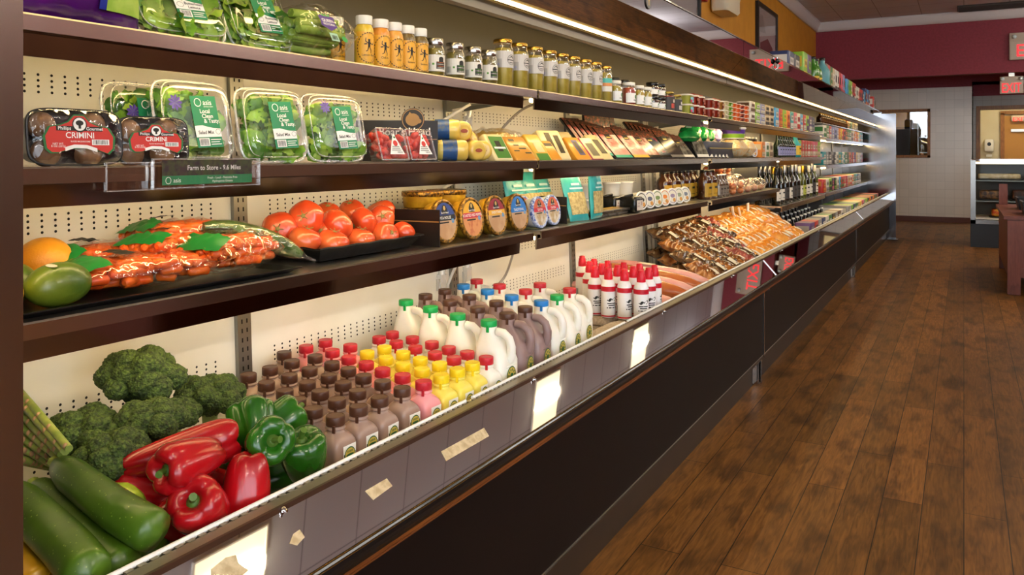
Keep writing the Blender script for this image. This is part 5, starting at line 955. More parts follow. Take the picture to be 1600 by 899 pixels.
# sliced meat packs leaning like records
meat = mat('cured_meat_print', '#b8443a', .38, second='#e6c8b4', scale=17, lo=.44, hi=.62, coat=.2, detail=7); ham = mat('sliced_ham', '#cf8f83', .4, second='#b8635a', scale=14, coat=.15); packk = mat('pack_black_edge', '#120f0d', .2, coat=.5); spot = mat('pack_confetti', '#30271f', .3, second='#a0523a', scale=70, lo=.45, hi=.68)
def pack(fm, foot, w=.125, h=.205, lab=None):
    t = thing('meat_pack', '-', 'meat pack', group='leaning packs of sliced meat'); m = MB(); m.rbox((0, .006, h/2), (w, .012, h), .003, 0, 10); m.build('pack', packk, t)
    m = MB(); m.rect(-w*.46, .022, w*.46, h*.74, -.0012, 0); m.rect(-w*.46, h*.74, w*.46, h*.97, -.0012, 1); m.rect(-w*.46, .004, w*.46, .022, -.0013, 2); m.rect(-w*.2, h*.6, w*.12, h*.76, -.0016, 3); m.rect(-w*.16, h*.63, w*.08, h*.67, -.002, 4); m.rect(-w*.46, .022, w*.46, h*.3, -.0014, 5); m.build('pack_print', [fm, spot, foot, ink, gold, ham if fm is meat else fm], t); return t
ft_teal = mat('foot_teal', '#1f9a78', .4); ft_yel = mat('foot_yellow', '#dca32c', .4)
pa, pb = pack(meat, ft_teal), pack(meat, ft_yel); pk = pack(mat('dark_salami', '#1f1a18', .2, second='#3c3028', scale=20, coat=.5), mat('foot_silver', '#9a948a', .3, .6)); pd = pack(mat('salami_round', '#7d3b30', .25, second='#c9a493', scale=26, coat=.5), packk)
for i in range(6): put(pa, (-1.305-.021*i, 3.335-.022*i, S2+.004+.008*i), (-.80, 0, PI/2-.30), 'leaning pack of sliced meat with teal foot, %s from the front of its row' % ORD[i])
for i in range(5): put(pb, (-1.30-.021*i, 3.54-.016*i, S2+.004+.008*i), (-.80, 0, PI/2-.30), 'leaning pack of sliced meat with yellow foot, %s from the front of its row' % ORD[i])
for i in range(3): put(pa, (-1.47, 3.42+.06*i, S2+.006), (-.2, 0, PI/2-.5), 'upright pack of sliced meat against the back, %s from the left' % ORD[i])
for i in range(2): put(pd, (-1.30-.022*i, 3.71-.012*i, S2+.004+.006*i), (-.85, 0, PI/2-.35), 'leaning pack of round salami slices, %s from the front' % ORD[i])
pblue = pack(mat('blue_pack_face', '#2a3d52', .25, second='#8a2a34', scale=14, lo=.52, hi=.6, coat=.4), packk, lab=1)
for i in range(2): put(pblue, (-1.30-.022*i, 3.87-.012*i, S2+.004+.006*i), (-.85, 0, PI/2-.35), 'leaning dark pack with a blue and red face, %s from the front' % ORD[i])
for i in range(7): put(pk, (-1.30-.018*i, 4.08-.02*i, S2+.004+.007*i), (-.75, 0, PI/2-.35), 'leaning black pack with silver foot, %s from the front of its row' % ORD[i])
pl = pack(mat('silver_pack_face', '#8f897c', .15, .5, second='#4c463c', scale=26, bump=.4, bscale=30), mat('foot_light', '#d8d2c4', .3), .11, .17)
for i in range(3): put(pl, (-1.30-.02*i, 4.27-.02*i, S2+.004+.006*i), (-.75, 0, PI/2-.35), 'leaning silvery pack by the case joint, %s from the front' % ORD[i])
# ================================================================ top shelf of the near case
purp = mat('bag_purple', '#5a1474', .22, second='#431058', scale=6, coat=.4); bagblue = mat('bag_blue_edge', '#1d2d8a', .3); celm = mat('celery_green', '#a7bd52', .45, second='#7f9c34', scale=18)
t = thing('produce_bag', 'purple printed produce bag standing at the near end of the top shelf', 'produce bag', (-1.30, .795, S1), (-.2, 0, PI/2)); m = MB(); m.M = Matrix.Translation((0, 0, .105)) @ Matrix.Rotation(PI/2, 4, 'X'); pillow(m, .27, .21, .09, 21, 0, 30, 22, .008, -.045); m.build('bag_film', purp, t)
def yb_(x, z, o): u, v = x/.135, (z-.105)/.105; return -.045*(max(0, 1-abs(u)**3))**.6*max(0, 1-abs(v)**3.4)**.55-.004-o
def patch(m, cols, mi, o): m.loft([[(x(v), yb_(x(v), .02+.17*v, o), .02+.17*v) for x in cols] for v in [k/8 for k in range(9)]], mi, False, False, True, wrap=False)
m = MB(); patch(m, [lambda v: .055+.03*v*v-.02, lambda v: .06+.03*v*v-.02+.008], 0, .004); m.build('bag_stripe', bagblue, t)
m = MB(); patch(m, [lambda v: .049+.03*v*v, lambda v: .075+.02*v, lambda v: .10+.01*v, lambda v: .122], 0, .003); m.build('bag_window', leafm[2], t)
m = MB()
for z, s_, tx in ((.048, .0085, 'CUT AND WASHED SALAD'), (.034, .0085, 'KEEP REFRIGERATED'), (.062, .006, 'NET WT 12 OZ')): m.text(tx, s_, -.025, z, yb_(-.025, z, .007), 0, .005)
m.build('bag_lettering', mat('bag_print_pale', '#c9a9d2', .5), t)
PALE = (0, 2, 2, 2, 0, 1)
clam('salad_box', 'clear butterhead lettuce box on the top shelf', (-1.32, 1.045, S1), (-.5, .0, PI/2-.12), .2, .19, 31, 'Butterhead\nLettuce', 130, None, PALE, .055)
clam('salad_box', 'clear romaine lettuce box on the top shelf', (-1.32, 1.245, S1), (-.42, .0, PI/2-.05), .17, .19, 32, 'Romaine\nLettuce', 130, None, PALE, .06)
t = thing('celery_bag', 'clear bag of celery hearts with a purple crest label', 'bag of celery', (-1.32, 1.385, S1+.002)); m = MB(); m.M = Matrix.Rotation(PI/2, 4, 'Z'); pillow(m, .19, .13, .125, 41, 0, 28, 20, .007); m.build('bag_film', film, t)
m = MB(); q = random.Random(5)
for k in range(16): a = 2*PI*k/16; r = q.choice((.018, .036)); m.tube([(math.cos(a)*r, -.075, .06+math.sin(a)*r*1.1), (math.cos(a)*r*1.1, 0, .062+math.sin(a)*r*1.15), (math.cos(a)*r*.9, .075, .06+math.sin(a)*r)], [.010, .012, .009], 8)
m.build('celery_stalks', celm, t)
m = MB(); m.M = Matrix.Translation((.076, -.015, .066)) @ Matrix.Rotation(PI/2, 4, 'Z') @ Matrix.Rotation(-.5, 4, 'X'); m.poly([(-.026, 0, .03), (-.018, 0, .034), (0, 0, .031), (.018, 0, .034), (.026, 0, .03), (.023, 0, .016), (.026, 0, .004), (.012, 0, -.002), (0, 0, -.008), (-.012, 0, -.002), (-.026, 0, .004), (-.023, 0, .016)], 0); m.text('QUEEN', .0115, 0, .019, -.0006, 1, .012); m.text('VICTORIA', .0085, 0, .009, -.0006, 1, .012)
for k in (-.008, 0, .008): m.poly([(k-.004, -.0004, .031), (k+.004, -.0004, .031), (k*1.5, -.0004, .041)], 2)
m.rect(-.012, -.035, .014, -.014, 0, 3); m.bars(-.008, -.032, .01, -.02, -.0005, 4, 8); m.ell(.034, -.026, .009, .008, 0, 2, 14); m.build('bag_label', [mat('crest_purple', '#43207e', .4), white, mat('crest_green', '#2c9a4a', .4), mat('label_mint', '#a6cdb0', .5), ink], t)
# dressings, jars and tall pickle jars
capw = mat('cap_white', '#e9e5da', .4); drlab = mat('dressing_label', '#e5a62e', .45); drl2 = mat('dressing_label_edge', '#f0bf4a', .45)
def dressing(body, lab):
    t = thing('dressing_bottle', '-', 'dressing bottle', group='dressing bottles'); R = .024
    m = MB(); m.lathe([(R-.003, 0), (R, .004), (R, .084), (R*.93, .093), (R*.78, .099), (R*.74, .103)], 0, 28); m.build('bottle_body', body, t)
    m = MB(); m.lathe([(R*.84, .101), (R*.86, .1025), (R*.86, .121), (R*.82, .123)], 0, 28); m.build('cap', capw, t)
    m = MB(); m.fn = wrapfn(R+.0004); z = .043; m.rect(-.034, .006, .034, .082, 0, 0, 14); m.ring(0, z, .031, .038, .0022, -.0003, 1, 60, True); m.ring(0, z, .0285, .0355, .0004, -.0003, 1, 48)
    for pts in (((-.0025, .058), (.0025, .058), (.003, .064), (-.003, .064)), ((-.003, .045), (.003, .044), (.0035, .058), (-.003, .058)), ((-.003, .045), (0, .045), (-.003, .036), (-.008, .033), (-.0085, .035), (-.0045, .037)), ((.0, .045), (.003, .044), (.0065, .037), (.0055, .030), (.004, .030), (.0045, .0365)), ((-.003, .056), (-.003, .053), (-.010, .058), (-.009, .067), (-.0075, .067), (-.008, .059)), ((.003, .056), (.003, .053), (.010, .050), (.014, .054), (.013, .056), (.0095, .0525)), ((-.012, .050), (-.005, .051), (-.006, .054), (-.013, .0525))): m.poly([(x, -.0004, q) for x, q in pts], 1)
    m.text(lab, .0075, 0, .025, -.0004, 1, .006); m.rect(-.014, .0185, .014, .0195, -.0004, 1); m.rect(-.012, .0155, .012, .0165, -.0004, 1); m.rect(-.009, .0125, .009, .0135, -.0004, 1); m.build('bottle_label', [drlab, ink], t); return t
dr = [dressing(mat('dressing_lemon', '#d9b63c', .25, coat=.3), 'Lemon Basil'), dressing(mat('dressing_chili', '#d98b34', .25, coat=.3), 'Chili A.'), dressing(mat('dressing_orange', '#e0a04a', .25, coat=.3), 'Chili'), dressing(mat('dressing_dark', '#6e5a34', .25, coat=.3), 'Sesame')]
for i, (y, k) in enumerate(((1.535, 0), (1.598, 1), (1.654, 2), (1.708, 3), (1.765, 3))): put(dr[k], (-1.285, y, S1), (0, 0, PI/2-.35), 'white capped dressing bottle with dancing figure, %s from the left in the front row' % ORD[i])
for i, y in enumerate((1.515, 1.43)): put(dr[0], (-1.36, y, S1), (0, 0, PI/2-.3), 'white capped dressing bottle in the back, %s' % ('just behind the lemon coloured one' if i == 0 else 'peeping over the celery bag'))
def jar(name, label, R, h, lidm, cont, lab=None, lidh=.014, neck=.9, cmat=None, cat='jar', group=None, labm=(), plain=False):
    t = thing(name, label, cat, group=group); hb = h-lidh
    m = MB(); m.lathe([(R-.004, 0), (R, .004), (R, hb*.80), (R*(neck+.05), hb*.90), (R*neck*.96, hb*.94), (R*neck*.96, hb)], 0, 24); m.build('glass', glass, t)
    m = MB(); m.lathe([(R*.88, .004), (R*.93, .006), (R*.93, hb*.78), (R*neck*.84, hb*.88)], 0, 20); m.build('contents', cont, t)
    m = MB(); m.lathe([(R*neck, hb-.002), (R*neck*1.03, hb), (R*neck*1.03, h-.002), (R*neck*.97, h), (R*neck*.8, h-.001)], 0, 24); m.build('lid', lidm, t)
    if lab: m = MB(); m.fn = wrapfn(R+.0005); lab(m, R, hb); m.build('jar_label', list(labm), t)
    return t
wlab = mat('jar_label_white', '#dfd8c8', .5); pick = mat('pickle_yellow', '#9a8526', .35, second='#c3ad4a', scale=26, stretch=(1, 1, .25), lo=.35, hi=.65); oliv = mat('olive_green', '#8a7a24', .35, second='#6e5f1c', scale=60, lo=.4, hi=.6)
lorg = mat('label_text_orange', '#d8722a', .5); lgr2 = mat('label_text_green', '#5a8f2f', .5)
def lab1(acc):
    def f(m, R, hb):
        m.rect(-R*1.7, hb*.14, R*1.2, hb*.66, 0, 0, 12); m.rect(-.0145, hb*.21, .0145, hb*.44, -.0004, 1, 5); m.rect(-.007, hb*.43, .009, hb*.54, -.0004, 1, 2); m.ell(.001, hb*.54, .008, hb*.06, -.0004, 1, 14)
        for z, c in ((.40, acc), (.345, 0), (.285, acc), (.23, 0)): m.bars(-.012, hb*z, .012, hb*(z+.03), -.0008, c, 7)
        m.bars(-R*1.55, hb*.2, -R*1.1, hb*.4, -.0004, 4, 7); m.rect(-.026, hb*.34, -.020, hb*.40, -.0004, 3)
    return f
JM = (wlab, ink, lorg, lgr2, MATS['print_grey2'])
j1 = jar('glass_jar', '-', .029, .105, silverlid, oliv, lab1(2), .017, .86, group='silver lidded jars', labm=JM); j2 = jar('glass_jar', '-', .029, .105, silverlid, mat('olive_dark', '#5b4f1c', .35, second='#7d6f2a', scale=60), lab1(3), .017, .86, group='silver lidded jars', labm=JM)
for i, (y, p) in enumerate(((1.835, j1), (1.937, j2), (2.035, j2), (2.125, j2))): put(p, (-1.285, y, S1), (0, 0, PI/2-.28), 'silver lidded jar with a black shield label, %s from the dressings' % ORD[i])
def lab2(m, R, hb):
    m.rect(-R*2.0, hb*.42, R*1.5, hb*.80, 0, 0, 14); m.ring(.004, hb*.60, .0165, .0165, .0012, -.0004, 1); m.ring(.004, hb*.60, .0135, .0135, .0005, -.0004, 1); m.rect(-.012, hb*.585, .02, hb*.605, -.0004, 1, 4); m.poly([(-.006, -.0004, hb*.63), (.014, -.0004, hb*.63), (.011, -.0004, hb*.67), (.004, -.0004, hb*.69), (-.002, -.0004, hb*.66)], 1); m.rect(-.004, hb*.53, .012, hb*.545, -.0004, 1, 3); m.rect(-R*1.4, hb*.47, -R*1.1, hb*.52, -.0004, 2); m.rect(-R*2.0, hb*.42, -R*.9, hb*.62, -.0002, 3, 5)
pj = jar('pickle_jar', '-', .034, .150, goldlid, pick, lab2, .011, .88, group='tall pickle jars', labm=(mat('pickle_label', '#c9c3bb', .5), ink, mat('label_lilac', '#9a9ab8', .5), mat('pickle_label_grey', '#aaa59e', .5)))
for i, y in enumerate((2.215, 2.318, 2.428, 2.535, 2.635, 2.735, 2.84, 2.94)): put(pj, (-1.285, y, S1), (0, 0, PI/2-.25+.1*math.sin(i*2)), 'tall gold lidded jar of pickle spears, %s from the left' % ORD[i])
tj = jar('glass_jar', 'tall slim jar with a teal and orange banded label', .03, .145, goldlid, pick, lambda m, R, hb: (m.rect(-R*1.9, hb*.30, R*1.9, hb*.46, 0, 0, 14), m.rect(-R*1.9, hb*.46, R*1.9, hb*.56, 0, 1, 14), m.rect(-R*1.9, hb*.56, R*1.9, hb*.70, 0, 2, 14)), .01, .9, labm=(wlab, mat('band_orange', '#d68a4c', .5), mat('band_teal', '#4fb0a4', .5))); put(tj, (-1.285, 3.05, S1), RZ)
def lab3(c1):
    def f(m, R, hb): m.rect(-R*1.6, hb*.12, R*1.4, hb*.60, 0, 0, 10); m.ell(.002, hb*.42, .009, hb*.1, -.0004, 1, 14); m.bars(-.014, hb*.2, .014, hb*.28, -.0004, 2, 6); m.rect(.004, hb*.15, .016, hb*.22, -.0004, 1, 2)
    return f
J3 = (white, mat('leaf_print', '#2f7d3a', .5), ink); J3r = (white, mat('pepper_print', '#b7302a', .5), ink)
blackl = mat('lid_black_gloss', '#15130f', .25)
s1 = jar('glass_jar', '-', .027, .095, capw, pick, lab3(0), .012, .88, labm=J3); s2 = jar('glass_jar', '-', .031, .10, capw, mat('red_relish', '#8e2418', .35, second='#b04a2a', scale=50), lab3(0), .012, .88, labm=J3); s3 = jar('glass_jar', '-', .031, .062, blackl, mat('dark_jam', '#2a1c10', .3, second='#4a3418', scale=60), lab3(0), .014, .92, labm=J3)
put(s1, (-1.28, 3.155, S1), RZ, 'small white lidded jar with green leaf label, beside the tall banded one'); put(s1, (-1.33, 3.235, S1), RZ, 'small white lidded jar set back behind the leaf labelled one')
put(s2, (-1.285, 3.32, S1), RZ, 'white lidded jar of red relish'); put(s1, (-1.28, 3.43, S1), RZ, 'small white lidded jar just right of the red relish'); put(s1, (-1.28, 3.53, S1), RZ, 'small white lidded jar left of the stacked black lids')
for i, (x, y, z) in enumerate(((-1.285, 3.625, 0), (-1.285, 3.725, 0), (-1.285, 3.625, 1), (-1.285, 3.725, 1), (-1.36, 3.33, 0), (-1.36, 3.33, 1), (-1.36, 3.45, 0), (-1.36, 3.45, 1))): put(s3, (x, y, S1+.063*z), RZ, 'squat black lidded jar, %s of a stack %s' % (('bottom', 'top')[z], ('left in the front pair', 'right in the front pair', 'behind the red relish', 'behind the small white lids')[(i % 2) + 0 if i < 4 else 2+(i > 5)]))
def lab4(m, R, hb): m.rect(-R*1.9, hb*.05, R*1.9, hb*.82, 0, 0, 14); m.rect(-.016, hb*.16, .006, hb*.42, -.0004, 1, 3); m.rect(-.004, hb*.48, .012, hb*.66, -.0004, 2, 2); m.bars(-.014, hb*.2, .004, hb*.25, -.0008, 0, 4); m.bars(-.014, hb*.31, .004, hb*.36, -.0008, 0, 4)
s4 = jar('glass_jar', '-', .036, .095, mat('lid_brass', '#8f7a3a', .3, 1), mat('red_sauce', '#a52a20', .35), lab4, .01, .9, labm=(mat('label_charcoal', '#3b3532', .5), mat('label_coral', '#d8503e', .5), wlab)); s5 = jar('glass_jar', '-', .034, .09, MATS['lid_brass'], oliv, lab4, .01, .9, labm=(MATS['label_charcoal'], wlab, wlab))
put(s4, (-1.285, 3.845, S1), (0, 0, PI/2-.2), 'jar of red sauce with a charcoal and coral label'); put(s5, (-1.29, 3.99, S1), (0, 0, PI/2-.2), 'dark labelled jar right of the red sauce jar')
def pot(m0, lidm, labm, R=.034, h=.046, name='dip_pot', sq=4):
    t = thing(name, '-', 'food pot', group='stacked plastic pots'); m = MB(); m.se([(0, R*.86, R*.86, sq), (h*.86, R, R, sq)], 0, 20); m.build('pot', m0, t); m = MB(); m.se([(h*.84, R*1.05, R*1.05, sq), (h*.98, R*1.05, R*1.05, sq), (h, R, R, sq)], 0, 20); m.build('lid', lidm, t)
    m = MB(); m.rect(-R*.6, h*.15, R*.6, h*.68, -R-.0006, 0); m.rect(-R*.6, h*.15, R*.05, h*.42, -R-.001, 1); m.build('pot_label_or_sheen', list(labm), t); return t
pinkl = mat('label_pink', '#e0327a', .45); cyl = mat('label_cyan', '#79c3cf', .45); redj = mat('jam_red', '#7a2114', .2, second='#94301a', scale=20, coat=.5); palelid = mat('lid_pale', '#d9cfc0', .4); kiwi = mat('fruit_green', '#7fae3a', .3, second='#5e8a26', scale=40); papaya = mat('fruit_orange', '#e0702a', .3, second='#d24e22', scale=40); pal2 = mat('fruit_pale', '#d6cfae', .3, second='#c7b98a', scale=40); berry = mat('fruit_berry', '#5a2030', .3, second='#b0462a', scale=40, lo=.45, hi=.55)
pq = pot(mat('pot_olive', '#9a9a3c', .35), palelid, (cyl, pinkl), .044, .05)
for z in (0, 1): put(pq, (-1.29, 4.135, S1+.052*z), RZ, 'olive pot with a pink and blue label, %s of two' % ('bottom', 'top')[z])
pr = pot(redj, palelid, (mat('pot_sheen', '#a5604a', .3), redj), .038, .052, 'jam_pot', 3)  # paler front patch is sheen painted on, likewise on the amber pots
pr2 = pot(mat('jam_amber', '#8a5a24', .2, second='#a06a2c', scale=20, coat=.5), palelid, (mat('pot_sheen2', '#b98a5a', .3), MATS['jam_red']), .038, .052, 'jam_pot', 3)
for c, y in enumerate((4.27, 4.38, 4.57, 4.68, 4.79)):
    for z in (0, 1): put(pr2 if c == 4 else pr, (-1.29, y, S1+.0535*z), RZ, '%s jam pot, %s of two, %s column from the olive pots' % ('amber' if c == 4 else 'dark red', ('bottom', 'top')[z], ORD[c]))
cups = [pot(pal2, palelid, (pal2, pal2), .036, .027, 'fruit_cup', 3), pot(kiwi, palelid, (kiwi, white), .036, .027, 'fruit_cup', 3), pot(papaya, palelid, (papaya, mat('lab_salmon', '#e89a72', .4)), .036, .027, 'fruit_cup', 3), pot(berry, palelid, (berry, papaya), .036, .027, 'fruit_cup', 3)]
for c, k in enumerate((0, 1, 2, 2, 3, 2)):
    for z in range(4): put(cups[k], (-1.29, 4.90+.105*c, S1+.0278*z), RZ, '%s fruit cup, %s from the bottom in the %s column past the jam pots' % (('pale', 'green', 'orange', 'mixed berry')[k], ORD[z], ORD[c]))
# cartons and bottles: makers used in the middle and far cases and on the hood
def carton(c1, c2, w=.09, d=.07, h=.15, name='carton', cat='carton'):
    t = thing(name, '-', cat, group='cartons on the case shelves'); m = MB(); m.rbox((0, d/2, h/2), (w, d, h), .004, 0, 12, 16); m.build('carton_box', c1, t)
    m = MB(); m.rect(-w*.44, h*.08, w*.44, h*.36, -.0006, 0); m.rect(-w*.3, h*.5, w*.3, h*.78, -.0006, 0); m.bars(-w*.36, h*.14, w*.36, h*.2, -.001, 1, 7); m.bars(-w*.24, h*.58, w*.24, h*.7, -.001, 1, 5)
    m.raw([(w/2+.0006, d*.1, h*.08), (w/2+.0006, d*.9, h*.08), (w/2+.0006, d*.9, h*.4), (w/2+.0006, d*.1, h*.4)], [(0, 1, 2, 3)], 0, False); m.raw([(-w/2-.0006, d*.1, h*.5), (-w/2-.0006, d*.9, h*.5), (-w/2-.0006, d*.9, h*.85), (-w/2-.0006, d*.1, h*.85)], [(3, 2, 1, 0)], 0, False)
    m.build('carton_print', [c2, ink], t); return t
CC = {n: mat('carton_'+n.replace(' ', '_'), h, .4) for n, h in (('red', '#b8322a'), ('orange', '#d9802c'), ('yellow', '#dcb63a'), ('teal', '#2c8f92'), ('sky blue', '#4a9ccc'), ('lime', '#86b432'), ('green', '#3d7a3a'), ('white', '#d9d3c6'), ('lilac', '#8d8fb8'), ('brown', '#6a4a30'), ('black', '#26221f'), ('pink', '#cf5a72'), ('navy', '#2b3760'), ('beige', '#c4b08c'), ('violet', '#5a3a6a'), ('grey', '#8f8b86'))}
cart = {}
def getc(c1, c2, w, d, h, **k):
    key = (c1, c2, w, d, h)
    if key not in cart: cart[key] = carton(CC[c1], CC[c2], w, d, h, **k)
    return cart[key]
def run(where, x, y0, z, seq, w, d, h, gap=.004, rz=PI/2, start=0):
    for i, (a, b) in enumerate(seq): put(getc(a, b, w, d, h), (x, y0+(w+gap)*i, z), (0, 0, rz+rnd.uniform(-.03, .03)), ('%s carton with %s print, %s %s' % (a, b, ORD[i+start], where)).replace('past the teal bottle on the middle shelf', 'past the yellow capped bottle'))
def bottle(glassm, capm, labm, R=.035, h=.3, sh=.62, nr=.0135, foil=True, name='wine_bottle', cat='wine bottle', lz=(.12, .42), group='wine bottles'):
    t = thing(name, '-', cat, group=group); m = MB(); m.lathe([(R-.004, 0), (R, .004), (R, h*sh*.86), (R*.93, h*sh*.95), (R*.6, h*(sh+.07)), (nr*1.2, h*(sh+.14)), (nr, h*(sh+.2)), (nr, h*.97), (nr*.9, h)], 0, 20); m.build('bottle_glass', glassm, t)
    m = MB(); m.lathe([(nr*1.1, h*(.80 if foil else .92)), (nr*1.14, h*(.81 if foil else .925)), (nr*1.12, h*1.0), (nr*.9, h*1.006)], 0, 14); m.build('bottle_cap', capm, t)
    m = MB(); m.fn = wrapfn(R+.0005); m.rect(-R*1.25, h*lz[0], R*1.25, h*lz[1], 0, 0, 10); m.rect(-R*.6, h*(lz[0]*.4+lz[1]*.6), R*.6, h*(lz[0]*.25+lz[1]*.75), -.0004, 1, 4); m.rect(-R*.7, h*(lz[0]*.8+lz[1]*.2), R*.7, h*(lz[0]*.75+lz[1]*.25), -.0004, 1, 4); m.build('bottle_label', [labm, ink], t); return t
# middle case, top shelf: two-tier boxes and dark bottles, coloured cartons
for z in (0, 1):
    for i, (a, b) in enumerate((('white', 'brown'), ('lime', 'white'), ('lilac', 'white'), ('beige', 'black'), ('beige', 'black'))): put(getc(a, b, .15, .1, .075, name='snack_box', cat='box'), (-1.265, 5.62+.156*i, S1+.0765*z), RZ, '%s snack box with %s print, %s tier, %s past the fruit cups' % (a, b, ('lower', 'upper')[z], ORD[i]))
for i, (a, b) in enumerate((('red', 'white'), ('navy', 'red'), ('red', 'black'), ('black', 'red'))): put(getc(a, b, .2, .1, .155, name='snack_box', cat='box'), (-1.42, 4.86+.21*i, S1), RZ, '%s tall box with %s print behind the pots, %s from the left' % (a, b, ORD[i]))
run('along the top shelf of the middle case', -1.268, 6.46, S1, (('sky blue', 'white'), ('red', 'orange'), ('lime', 'yellow'), ('orange', 'red'), ('teal', 'white'), ('pink', 'white'), ('white', 'red'), ('sky blue', 'white'), ('red', 'white'), ('lime', 'violet'), ('violet', 'white'), ('navy', 'grey')), .152, .09, .15)
dk = bottle(mat('dark_bottle_glass', '#1c1512', .12, coat=.5), MATS['cap_white'], MATS['label_charcoal'], .03, .155, .6, .012, False, 'drink_bottle', 'bottle', (.1, .5), 'dark drink bottles')
for i in range(5): put(dk, (-1.40, 6.2+.1*i, S1), RZ, 'dark bottle behind the boxes on the top shelf, %s from the left' % ORD[i])
# middle case, middle shelf: green bags, violet bags, purple tubs, dressing bottles, red cartons
gbag = mat('green_film_bag', '#1f9a44', .25, second='#157a34', scale=20, coat=.3); vbag = mat('violet_film_bag', '#b48ccf', .3, second='#d8c4e4', scale=24, coat=.3)
def softbag(m0, w, d, h, seed, name, lab, cat, loc, rot, mp=None):
    t = thing(name, lab, cat, loc, rot); m = MB(); pillow(m, w, d, h, seed, 0, 22, 16, .012); m.build('bag_film', m0, t)
    m = MB(); m.raw([(u*w/2, v*d/2, h*.5*(1+max(0, 1-abs(u)**3)**.6*max(0, 1-abs(v)**3.4)**.55)+.012) for v in (-.25, .25) for u in (-.5, 0, .5)], [(0, 1, 4, 3), (1, 2, 5, 4)], 0); m.build('bag_label', mp or white, t)
kb = thing('display_box', 'dark blue display box holding the green and violet bags', 'box', (-1.40, 4.72, S2)); m = MB(); m.rbox((0, .24, .05), (.2, .62, .1), .004); m.build('box_shell', mat('display_navy', '#2a2c38', .4), kb)
m = MB(); m.box((.101, .24, .06), (.002, .6, .004)); m.build('box_stripe', gold, kb)
for i in range(4): softbag(gbag if i < 3 else vbag, .16, .13, .08, 60+i, 'greens_bag', ('green film bag', 'violet film bag')[i == 3]+' on the dark display box, %s from the left' % ORD[i], 'bag', (-1.40, 4.60+.155*i, S2+.103), (0, -.3, PI/2+.2), MATS['label_mint'])
softbag(vbag, .15, .12, .07, 71, 'greens_bag', 'violet film bag stacked above the last green one', 'bag', (-1.40, 4.98, S2+.165), (0, -.3, PI/2), MATS['bag_print_pale'])
for i in range(6): put(pl, (-1.31, 4.58+.085*i, S2+.003), (-.5, 0, PI/2-.4), 'silvery leaning pack below the green bags, %s from the left' % ORD[i])
tubp = mat('tub_purple', '#56358e', .4); tubl = mat('tub_lime', '#8db82e', .4)
def roundtub(label, loc, R, h):
    t = thing('round_tub', label, 'tub', loc, RZ); m = MB(); m.lathe([(R*.86, 0), (R*.98, h*.86)], 0, 24); m.build('tub', MATS['tub_white'], t); m = MB(); m.lathe([(R*1.02, h*.84), (R*1.05, h*.86), (R*1.05, h*.97), (R, h)], 0, 24); m.build('lid', white, t)
    m = MB(); m.lathe([(R*.935+.0006, h*.45), (R*.975+.0006, h*.8)], 0, 24, c0=False, c1=False); m.lathe([(R*.87+.0006, h*.08), (R*.93+.0006, h*.42)], 1, 24, c0=False, c1=False); m.build('tub_band', [tubp, tubl], t)
roundtub('purple banded round tub on top of the grated cheese bag', (-1.335, 5.33, S2+.125), .085, .075)
gc = mat('grated_orange_white', '#e0b06a', .4, second='#d8cba8', scale=60, coat=.3)
softbag(gc, .28, .16, .12, 80, 'cheese_bag', 'bag of grated orange cheese with violet print beneath the purple tub', 'bag of cheese', (-1.335, 5.33, S2+.002), (0, 0, PI/2), tubp)
softbag(gc, .16, .16, .12, 81, 'cheese_bag', 'bag of grated cheese right of the purple tub', 'bag of cheese', (-1.335, 5.60, S2+.002), (0, 0, PI/2), white)
lidp = cup(tubp, ''); stand(lidp, 5.85, -1.31, S2, 'white tub with a violet face standing on edge', -.1, PI/2-.3, .043)
run('after the violet tub on the middle shelf', -1.27, 5.98, S2, (('orange', 'beige'), ('white', 'green'), ('beige', 'brown')), .13, .08, .115)
dg = bottle(mat('bottle_dark_green', '#1d2a16', .15, coat=.5), CC['green'], CC['lilac'], .032, .19, .58, .012, False, 'drink_bottle', 'bottle', (.08, .45), 'drink bottles on the middle shelf')
for i in range(7): put(dg, (-1.29, 6.58+.10*i, S2), RZ, 'dark green bottle on the middle shelf, %s past the shelf joint' % ORD[i])
for i in range(9): put(dk, (-1.42, 5.5+.11*i, S2), RZ, 'dark bottle at the back of the middle shelf, %s from the left' % ORD[i])
yb = bottle(CC['teal'], CC['yellow'], CC['yellow'], .05, .20, .6, .02, False, 'drink_bottle', 'bottle', (.1, .5)); put(yb, (-1.29, 7.34, S2), RZ, 'teal bottle with a yellow cap on the middle shelf')
run('past the teal bottle on the middle shelf', -1.27, 7.48, S2, (('lime', 'white'), ('red', 'beige'), ('red', 'beige'), ('red', 'white'), ('red', 'beige'), ('pink', 'white'), ('pink', 'beige'), ('lime', 'beige')), .148, .09, .15)
# middle case, lower shelf: sauce bottles and sausages, wine below
sa = bottle(mat('amber_sauce', '#34170a', .15, second='#4d260c', scale=8, coat=.5), blackl, mat('label_mustard', '#b38a22', .45), .043, .17, .74, .024, False, 'sauce_bottle', 'sauce bottle', (.08, .55), 'sauce bottles on the lower shelf')
for i, (x, y) in enumerate(((-1.32, 4.62), (-1.32, 4.74), (-1.42, 4.35), (-1.42, 4.5), (-1.42, 4.62), (-1.43, 4.74), (-1.42, 4.2))): put(sa, (x, y, S3), RZ, 'amber sauce bottle with black cap, %s' % ('front left by the white cups', 'front right beside the clear bottles', 'second in the rear row', 'third in the rear row', 'fourth in the rear row', 'fifth in the rear row', 'first in the rear row')[i])
cb = bottle(mat('clear_brown_bottle', '#4b3524', .1, coat=.6), silverlid, mat('label_silver', '#8d8275', .3, .4), .03, .14, .66, .015, False, 'sauce_bottle', 'sauce bottle', (.1, .5))
for i in range(3): put(cb, (-1.305, 4.86+.07*i, S3), RZ, 'small brown bottle beside the sausages, %s from the left' % ORD[i])
